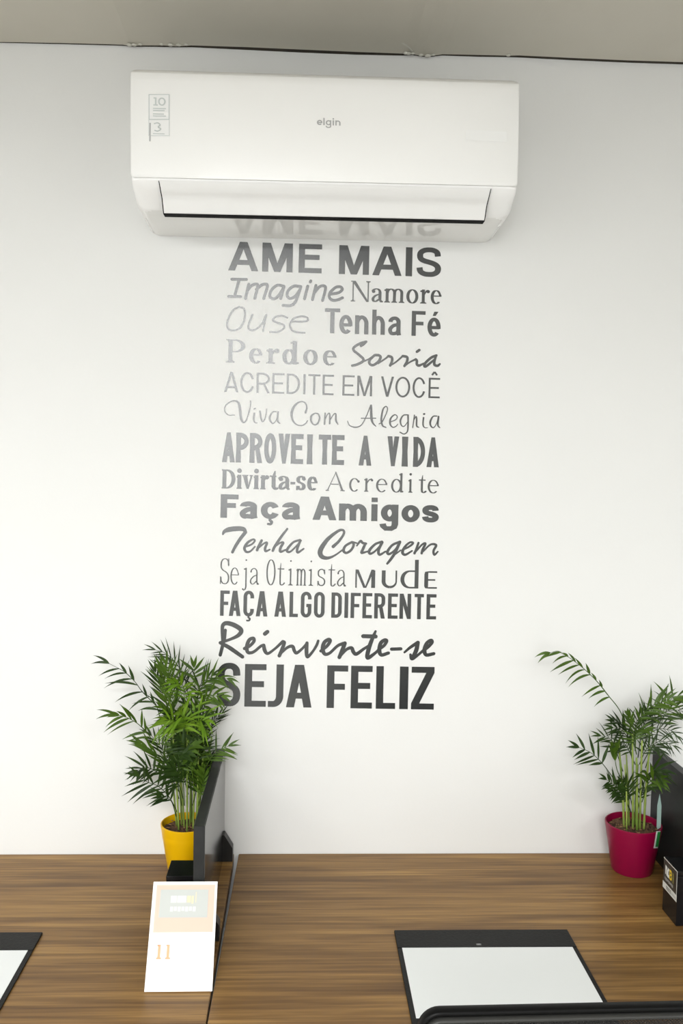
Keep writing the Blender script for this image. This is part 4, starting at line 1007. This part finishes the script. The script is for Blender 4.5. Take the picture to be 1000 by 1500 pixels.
# ================================================================== potted palms
def pot(t, c, mat, r=.0555, h=.100):
    z = DESK + .0004
    prof = [(0, 0), (r * .70, 0), (r * .725, .0025), (r * .995, h - .006), (r * .998, h - .003), (r, h - .001), (r - .001, h), (r - .0028, h), (r - .0036, h - .002), (r * .955, h - .020), (r * .93, h - .03), (0, h - .03)]
    v, f = lathe(prof, 64, c.x, c.y, z); o = pyobj('pot', v, f, mat, t, smooth=True, world=True); o.data.set_sharp_from_angle(angle=math.radians(40))
    # soil: lumpy disc
    rnd = random.Random(int(c.x * 1000) + 5); vs, fs = [], []; rings = 12; nn = 40; rs = r * .952
    vs.append((c.x, c.y, z + h - .012))
    for k in range(1, rings + 1):
        for i in range(nn):
            a = 2 * math.pi * i / nn; rr = rs * k / rings
            vs.append((c.x + rr * math.cos(a), c.y + rr * math.sin(a), z + h - .0135 + (rnd.uniform(-.0028, .0030) if k < rings else -.003)))
    for i in range(nn): fs.append((0, 1 + i, 1 + (i + 1) % nn))
    for k in range(rings - 1):
        for i in range(nn):
            a, b = 1 + k * nn, 1 + (k + 1) * nn; j = (i + 1) % nn; fs.append((a + i, b + i, b + j, a + j))
    so = pyobj('soil', vs, fs, M['soil'], t, world=True)
    vs, fs = [], []
    for k in range(34):
        a, rr = rnd.uniform(0, 6.28), rs * math.sqrt(rnd.random()) * .93; l = rnd.uniform(.004, .011); b = rnd.uniform(0, 6.28); zz = z + h - .0098
        p = Vector((c.x + rr * math.cos(a), c.y + rr * math.sin(a), zz)); d = Vector((math.cos(b), math.sin(b), rnd.uniform(-.2, .3))) * l / 2
        tube(vs, fs, [p - d, p + d * .2, p + d], [.0004, .0014, .0005], 5)
    pyobj('bark_chips', vs, fs, M['chip'], so, world=True)['kind'] = 'stuff'
    return z + h - .012

def leaflet(vs, fs, p, d, up, L, w, droop, twist=0.):
    """pointed blade from p along d, arching down"""
    d = d.normalized(); s = d.cross(up)
    if s.length < 1e-3: s = Vector((1, 0, 0))
    s.normalize(); nrm = s.cross(d).normalized(); q = Vector(p); base = len(vs); n = 7
    if twist: s = (Matrix.Rotation(twist, 3, d) @ s); nrm = (Matrix.Rotation(twist, 3, d) @ nrm)
    prof = (.25, .72, .98, 1, .86, .60, .28, .02)
    for k in range(n + 1):
        hw_ = w / 2 * prof[k]
        vs.append(q - s * hw_ + nrm * hw_ * .30); vs.append(Vector(q)); vs.append(q + s * hw_ + nrm * hw_ * .30)
        q = q + d * (L / n); d = (d + Vector((0, 0, -droop / n))).normalized()
    for k in range(n):
        a = base + 3 * k; fs.append((a, a + 1, a + 4, a + 3)); fs.append((a + 1, a + 2, a + 5, a + 4))

def frond(t, path, mat, L, n=12, start=.45, w=.0075, rnd=None, spread=55, droop=.5, facing=None, stalk=.0011, tipk=.65, end=True, one=0):
    """path: 3D rachis points from the cane outward; leaflets in two rows along its outer part"""
    P = [Vector(p) for p in crom([tuple(p) for p in path], 8)]; vs, fs = [], []
    tube(vs, fs, P, [stalk * (1 - .6 * i / len(P)) for i in range(len(P))], 6)
    acc = [0]
    for a, b in zip(P, P[1:]): acc.append(acc[-1] + (b - a).length)
    T = acc[-1]
    def pt(s):
        s = min(max(s, 0), T); i = 0
        while i < len(acc) - 2 and acc[i + 1] < s: i += 1
        f = (s - acc[i]) / max(1e-9, acc[i + 1] - acc[i]); return P[i].lerp(P[i + 1], f), (P[i + 1] - P[i]).normalized()
    fc = facing or Vector((rnd.uniform(-.25, .25), -1, rnd.uniform(.15, .8)))
    for k in range(n):
        u = (k + .3) / n; s = T * (start + (1 - start) * u * .93); p, d = pt(s); side = d.cross(fc).normalized()
        for sg in ((1, -1) if not one else (one,)):
            if rnd.random() < .06: continue
            a = math.radians(spread * (1 - .45 * u) + rnd.uniform(-9, 9)); dd = d * math.cos(a) + side * sg * math.sin(a) + fc * rnd.uniform(-.12, .22)
            ln = L * (.62 + .55 * math.sin(math.pi * (.12 + .70 * u))) * (1 if u < .7 else 1 - (1 - tipk) * (u - .7) / .3) * rnd.uniform(.85, 1.1)
            leaflet(vs, fs, p, dd, fc, ln * 1.22, w * .74 * rnd.uniform(.8, 1.15), droop * rnd.uniform(.5, 1.4), rnd.uniform(-.5, .5))
    if end:
        p, d = pt(T)
        for sg in (-.2, .25): leaflet(vs, fs, p, d + d.cross(fc).normalized() * sg, fc, L * .85, w * .75, droop)
    for i, v in enumerate(vs):      # blades bend against the dividers and the wall
        v = Vector(v)
        for xa, xb in ((PXL, PXR), (RX0, RX0 + .019)):
            if xa - .002 < v.x and v.y > PYF - .002 and v.z < PZ + .004 and v.x < xb + .12:
                if v.z > PZ - .012: v.z = PZ + .004 + (v.z - PZ + .012) * .3
                elif xa == PXL: v.x = PXL - .003 - min(.01, (v.x - PXL) * .2)
                else: v.x = RX0 - .003 - min(.01, (v.x - RX0) * .2)
        v.y = min(v.y, -.003); vs[i] = v
    return pyobj('frond', vs, fs, mat, t, smooth=True, world=True)

def cane(t, path, r0=.0022, r1=.0015):
    P = crom([tuple(p) for p in path], 7); vs, fs = [], []
    rad = [(r0 + (r1 - r0) * i / len(P)) * (1.18 if i % 6 == 5 else 1) for i in range(len(P))]
    tube(vs, fs, P, rad, 8); return pyobj('stem', vs, fs, M['stemg'], t, smooth=True, world=True)

def to3(pts, y0, y1):
    n = len(pts); return [at(px, py, Y=min(-.010, y0 + (y1 - y0) * i / max(1, n - 1))) for i, (px, py) in enumerate(pts)]

# ---------------------------------------------------------------- yellow pot
c = Vector((min(at(276, 1202, Y=-.066).x, PXL - .0565), -.066, 0))
ty = thing('potted_palm', 'bushy parlour palm in yellow pot, left of the left divider', 'potted plant', (c.x, c.y, DESK), 0, 'parlour palms in plastic pots')
zs = pot(ty, c, M['yellow'])
rnd = random.Random(4)
yc = c.y
for px, lean, top, dy in ((259, -18, 1105, .010), (262, -10, 1060, -.012), (266, -6, 1085, .018), (270, -12, 1040, .0), (274, 0, 1030, -.020), (278, 4, 1075, .012), (283, 3, 1020, -.004), (287, 10, 1055, .020), (291, 8, 1090, -.016), (294, 16, 1080, .006), (281, -4, 1110, .024), (289, 2, 1035, -.024)):
    Y = yc + dy; b = at(px, 1204, Y=Y); b.z = zs - .004
    cane(ty, [b, at(px + lean * .35, 1150, Y=Y), at(px + lean, top, Y=Y + dy * .6 if Y + dy * .6 < -.012 else Y)])
Yw = [  # rachis pixels, depth at base / tip, material, leaflet length, leaflets, start, options
 ([(248, 1110), (229, 1034), (209, 1014), (197, 998), (182, 984), (160, 972)], -.060, -.075, 'leafd', .046, 8, .40, dict(one=-1, spread=60, droop=.75)),
 ([(229, 1034), (209, 1014), (197, 998), (182, 984), (172, 978)], -.062, -.074, 'leafd', .026, 5, .0, dict(one=1, spread=24, droop=.4, end=False)),
 ([(246, 1120), (219, 1078), (204, 1062), (188, 1052), (170, 1047)], -.066, -.10, 'leafm', .050, 7, .42, dict(one=-1, spread=62, droop=.65)),
 ([(219, 1078), (204, 1062), (188, 1052), (175, 1048)], -.07, -.10, 'leafm', .034, 5, .1, dict(one=1, spread=36, droop=.5)),
 ([(262, 1160), (238, 1116), (222, 1099), (206, 1089)], -.05, -.075, 'leafm', .040, 6, .35, dict(spread=28, droop=.3)),
 ([(262, 1195), (248, 1168), (232, 1152), (217, 1146), (205, 1138)], -.06, -.09, 'leafd', .045, 7, .38, dict(spread=68, droop=.35)),
 ([(258, 1196), (252, 1176), (245, 1169), (237, 1167)], -.08, -.10, 'leafd', .032, 3, .6, dict(spread=50, droop=.4)),
 ([(240, 1140), (225, 1128), (212, 1124), (202, 1128)], -.04, -.05, 'leafd', .036, 6, .3, dict(spread=60, droop=.4)),
 ([(266, 1110), (252, 1040), (243, 1005), (236, 978)], -.075, -.105, 'leafm', .042, 9, .40, dict(spread=30, droop=.15)),
 ([(262, 1100), (246, 1040), (236, 1010), (228, 985)], -.06, -.08, 'leafd', .040, 9, .40, dict(spread=32, droop=.2)),
 ([(262, 1080), (254, 1030), (250, 1000), (244, 975)], -.09, -.12, 'leafm', .048, 9, .38, dict(spread=38, droop=.3)),
 ([(282, 1070), (272, 1000), (258, 972), (242, 957), (228, 952)], -.045, -.05, 'leafd', .034, 8, .52, dict(spread=42, droop=.3, w=.0045)),
 ([(280, 1050), (268, 1005), (252, 985), (240, 974)], -.05, -.06, 'leafd', .036, 8, .40, dict(spread=50, droop=.4, w=.005)),
 ([(286, 1090), (286, 1020), (285, 995), (284, 978)], -.070, -.085, 'leafm', .036, 3, .86, dict(spread=58, droop=.1, w=.0085, facing=Vector((0, -1, .15)))),
 ([(288, 1080), (290, 1020), (302, 1000), (318, 992), (332, 994)], -.075, -.11, 'leafm', .038, 8, .45, dict(spread=50, droop=.9)),
 ([(286, 1070), (290, 1015), (296, 1000), (310, 990)], -.06, -.06, 'leafd', .036, 7, .5, dict(spread=55, droop=.4, w=.006)),
 ([(290, 1060), (296, 1030), (308, 1020), (324, 1020)], -.085, -.12, 'leafm', .034, 6, .4, dict(spread=55, droop=.6)),
 ([(292, 1110), (304, 1072), (314, 1056), (324, 1046)], -.04, -.045, 'leafd', .034, 8, .40, dict(spread=36, droop=.1, w=.004)),
 ([(292, 1140), (308, 1112), (320, 1100), (334, 1093)], -.10, -.10, 'leafm', .034, 7, .45, dict(spread=58, droop=.3, w=.006)),
 ([(284, 1150), (276, 1085), (272, 1058), (266, 1047)], -.085, -.145, 'leafb', .060, 8, .72, dict(spread=88, droop=1.3, w=.0085)),
 ([(278, 1140), (266, 1080), (258, 1058), (244, 1054)], -.085, -.14, 'leafb', .052, 7, .65, dict(spread=75, droop=1.0, w=.008)),
 ([(282, 1130), (284, 1075), (290, 1056), (300, 1056)], -.085, -.14, 'leafb', .050, 7, .65, dict(spread=75, droop=1.2, w=.008)),
 ([(274, 1060), (270, 1020), (266, 1005), (256, 1000)], -.09, -.13, 'leafb', .040, 6, .5, dict(spread=60, droop=.7)),
 ([(270, 1180), (268, 1120), (272, 1100), (282, 1094)], -.09, -.12, 'leafm', .044, 5, .6, dict(spread=40, droop=.5, w=.012)),
 ([(266, 1180), (258, 1130), (262, 1108), (274, 1104)], -.08, -.12, 'leafd', .040, 6, .5, dict(spread=50, droop=.5, w=.011)),
 ([(262, 1170), (246, 1120), (236, 1095), (222, 1078)], -.05, -.05, 'leafd', .038, 8, .35, dict(spread=45, droop=.4, w=.006)),
 ([(284, 1170), (296, 1130), (304, 1115), (312, 1110)], -.05, -.06, 'leafd', .038, 7, .4, dict(spread=55, droop=.5, w=.006)),
 ([(268, 1170), (262, 1150), (250, 1135), (240, 1132)], -.08, -.11, 'leafd', .036, 7, .35, dict(spread=60, droop=.5)),
 ([(282, 1180), (290, 1150), (298, 1140), (306, 1140)], -.07, -.10, 'leafd', .032, 7, .35, dict(spread=60, droop=.5)),
]
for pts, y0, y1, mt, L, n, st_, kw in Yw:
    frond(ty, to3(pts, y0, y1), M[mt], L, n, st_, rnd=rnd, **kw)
for k in range(32):            # the dense middle of the crown
    bx = rnd.uniform(258, 294); by = rnd.uniform(1085, 1196); sg = rnd.choice((-1, 1)); r_ = rnd.uniform(12, 34); hh = rnd.uniform(25, 70); y = rnd.uniform(-.10, -.03)
    tip = bx + sg * r_
    if by - hh > 1060: tip = min(tip, 312)
    if by > 1120: tip = min(tip, 296)
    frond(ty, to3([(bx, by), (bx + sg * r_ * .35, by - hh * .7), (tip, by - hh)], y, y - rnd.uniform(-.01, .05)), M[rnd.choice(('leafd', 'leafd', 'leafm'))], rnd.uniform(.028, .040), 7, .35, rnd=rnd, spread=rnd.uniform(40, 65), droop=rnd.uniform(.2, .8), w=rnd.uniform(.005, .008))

# ---------------------------------------------------------------- magenta pot
c = Vector((at(927.5, 1204, Y=-.083).x, -.083, 0))
tp = thing('potted_palm', 'sparse parlour palm in magenta pot, beside the right divider', 'potted plant', (c.x, c.y, DESK), 0, 'parlour palms in plastic pots')
zs = pot(tp, c, M['pink'], .0605, .106)
yc = c.y
for px, lean, top, dy, r in ((914, -8, 1090, .006, .0028), (921, -4, 1105, .016, .0022), (927, -1, 1075, -.004, .0026), (933, -1, 1110, -.012, .0030), (937, 3, 1085, -.008, .0026), (943, 8, 1095, -.004, .0027), (930, 4, 1120, .018, .0022), (918, -3, 1120, -.010, .002)):
    Y = yc + dy; b = at(px, 1208, Y=Y); b.z = zs - .004
    cane(tp, [b, at(px + lean * .3, 1160, Y=Y), at(px + lean, top, Y=Y)], r, r * .7)
rnd = random.Random(11)
Pk = [
 ([(927, 1120), (912, 1051), (890, 1018), (873, 997), (853, 978), (833, 963), (818, 954), (806, 956)], -.075, -.085, 'leafm', .044, 10, .47, dict(one=-1, spread=62, droop=.8, w=.008)),
 ([(890, 1018), (873, 997), (853, 978), (833, 963), (818, 955)], -.078, -.084, 'leafm', .020, 6, .1, dict(one=1, spread=28, droop=.5, w=.008, end=False)),
 ([(905, 1150), (888, 1126), (877, 1113), (864, 1102), (848, 1095)], -.08, -.11, 'leafd', .040, 5, .45, dict(spread=52, droop=.25, w=.008)),
 ([(912, 1130), (901, 1097), (894, 1083), (880, 1078)], -.06, -.07, 'leafd', .032, 6, .45, dict(spread=58, droop=.25, w=.006)),
 ([(925, 1090), (912, 1064), (900, 1057)], -.07, -.08, 'leafd', .034, 4, .4, dict(spread=25, droop=.1)),
 ([(926, 1090), (922, 1060), (919, 1048)], -.08, -.10, 'leafm', .026, 3, .5, dict(spread=35, droop=.1, w=.009)),
 ([(930, 1100), (932, 1065), (940, 1048), (952, 1036), (968, 1028), (985, 1024)], -.08, -.12, 'leafm', .036, 9, .45, dict(spread=50, droop=.5, w=.008)),
 ([(945, 1125), (958, 1085), (971, 1053), (982, 1025), (992, 1020), (1010, 1024)], -.06, -.10, 'leafm', .044, 9, .50, dict(spread=70, droop=.4, w=.007)),
 ([(940, 1100), (955, 1060), (970, 1045), (990, 1040), (1008, 1046)], -.07, -.07, 'leafd', .044, 8, .4, dict(spread=55, droop=.5, w=.005)),
 ([(938, 1110), (950, 1078), (964, 1068), (982, 1070), (992, 1078)], -.05, -.05, 'leafd', .034, 9, .35, dict(spread=60, droop=.6, w=.0042)),
 ([(940, 1120), (956, 1092), (970, 1086), (985, 1092)], -.06, -.07, 'leafd', .032, 8, .35, dict(spread=55, droop=.7, w=.0042)),
 ([(938, 1170), (945, 1140), (955, 1130), (968, 1130)], -.09, -.15, 'leafd', .046, 7, .45, dict(spread=60, droop=.8, w=.009)),
 ([(940, 1175), (948, 1150), (956, 1142), (966, 1143)], -.10, -.15, 'leafm', .038, 5, .45, dict(spread=60, droop=.8, w=.009)),
 ([(922, 1185), (908, 1160), (899, 1150), (888, 1142)], -.08, -.10, 'leafd', .030, 8, .3, dict(spread=60, droop=.5, w=.007)),
 ([(924, 1190), (914, 1168), (906, 1160), (898, 1158)], -.07, -.09, 'leafd', .028, 7, .35, dict(spread=60, droop=.5, w=.007)),
 ([(928, 1190), (922, 1165), (918, 1152), (910, 1145)], -.08, -.11, 'leafd', .030, 8, .35, dict(spread=62, droop=.4, w=.007)),
 ([(934, 1185), (940, 1160), (946, 1152), (954, 1152)], -.08, -.09, 'leafd', .026, 7, .35, dict(spread=60, droop=.4, w=.006)),
 ([(918, 1150), (905, 1132), (900, 1110), (899, 1100)], -.08, -.10, 'leafm', .034, 3, .7, dict(spread=18, droop=.0, w=.010)),
 ([(926, 1110), (918, 1080), (908, 1068), (898, 1066)], -.06, -.07, 'leafd', .032, 7, .35, dict(spread=55, droop=.4, w=.006)),
 ([(930, 1100), (930, 1068), (934, 1054), (944, 1046)], -.07, -.09, 'leafd', .034, 8, .35, dict(spread=55, droop=.4, w=.006)),
 ([(934, 1110), (940, 1070), (948, 1052), (956, 1042)], -.06, -.07, 'leafd', .034, 8, .35, dict(spread=50, droop=.4, w=.006)),
 ([(932, 1105), (928, 1085), (934, 1070), (944, 1068)], -.09, -.12, 'leafm', .032, 7, .35, dict(spread=60, droop=.5, w=.006)),
 ([(930, 1120), (920, 1098), (915, 1090), (906, 1090)], -.08, -.10, 'leafd', .030, 6, .4, dict(spread=60, droop=.5, w=.006)),
 ([(936, 1120), (946, 1098), (956, 1092), (966, 1098)], -.08, -.10, 'leafd', .032, 7, .35, dict(spread=60, droop=.5, w=.005)),
]
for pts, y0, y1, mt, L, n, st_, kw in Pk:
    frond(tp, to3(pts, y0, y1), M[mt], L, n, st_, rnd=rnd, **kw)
# care tag: a translucent stake pushed into the soil and a green and white sticker on the pot
Yt = c.y - .018
a = [at(963, 1215, Y=Yt), at(961.5, 1212, Y=Yt), at(962.5, 1180, Y=Yt), at(966, 1163, Y=Yt), at(968.5, 1180, Y=Yt), at(967.5, 1212, Y=Yt)]
bm = bmesh.new(); prism(bm, a, (0, .0012, 0)); bmobj('plant_stake', bm, M['stake'], tp, world=True)['label'] = 'pale teal plastic stake'
def pot_pt(px, py, lift):
    """point on the pot's slanted wall seen at a pixel"""
    r = ray(px, py).normalized(); z0_, r0, r1, h = DESK, .0605 * .725, .0605 * .995, .100
    k = 1.4
    best = None
    for i in range(7000):
        k = 1.5 + i * .00015; p = CAM + r * k
        rr = r0 + (r1 - r0) * min(1, max(0, (p.z - z0_) / h)) + lift
        if (p.x - c.x) ** 2 + (p.y - c.y) ** 2 <= rr * rr: return p
    return CAM + r * ((c.y - CAM.y) / r.y)
def pot_patch(name, x0, y0, x1, y1, sk, mat, lift, parent=None):
    vs, fs = [], []
    for j in range(7):
        for i in range(5):
            u, v = i / 4, j / 6; vs.append(pot_pt(x0 + (x1 - x0) * u - sk * v, y0 + (y1 - y0) * v, lift))
    for j in range(6):
        for i in range(4): q = j * 5 + i; fs.append((q, q + 1, q + 6, q + 5))
    return pyobj(name, vs, fs, mat, parent or tp, world=True, smooth=True)
pt_ = pot_patch('price_sticker', 961, 1217.5, 967.3, 1242.5, 4.2, M['tag'], .0005); pt_['label'] = 'white sticker with a green print'
pot_patch('green_print', 963, 1218.8, 967.3, 1240.5, 3.6, M['green'], .0010, pt_)
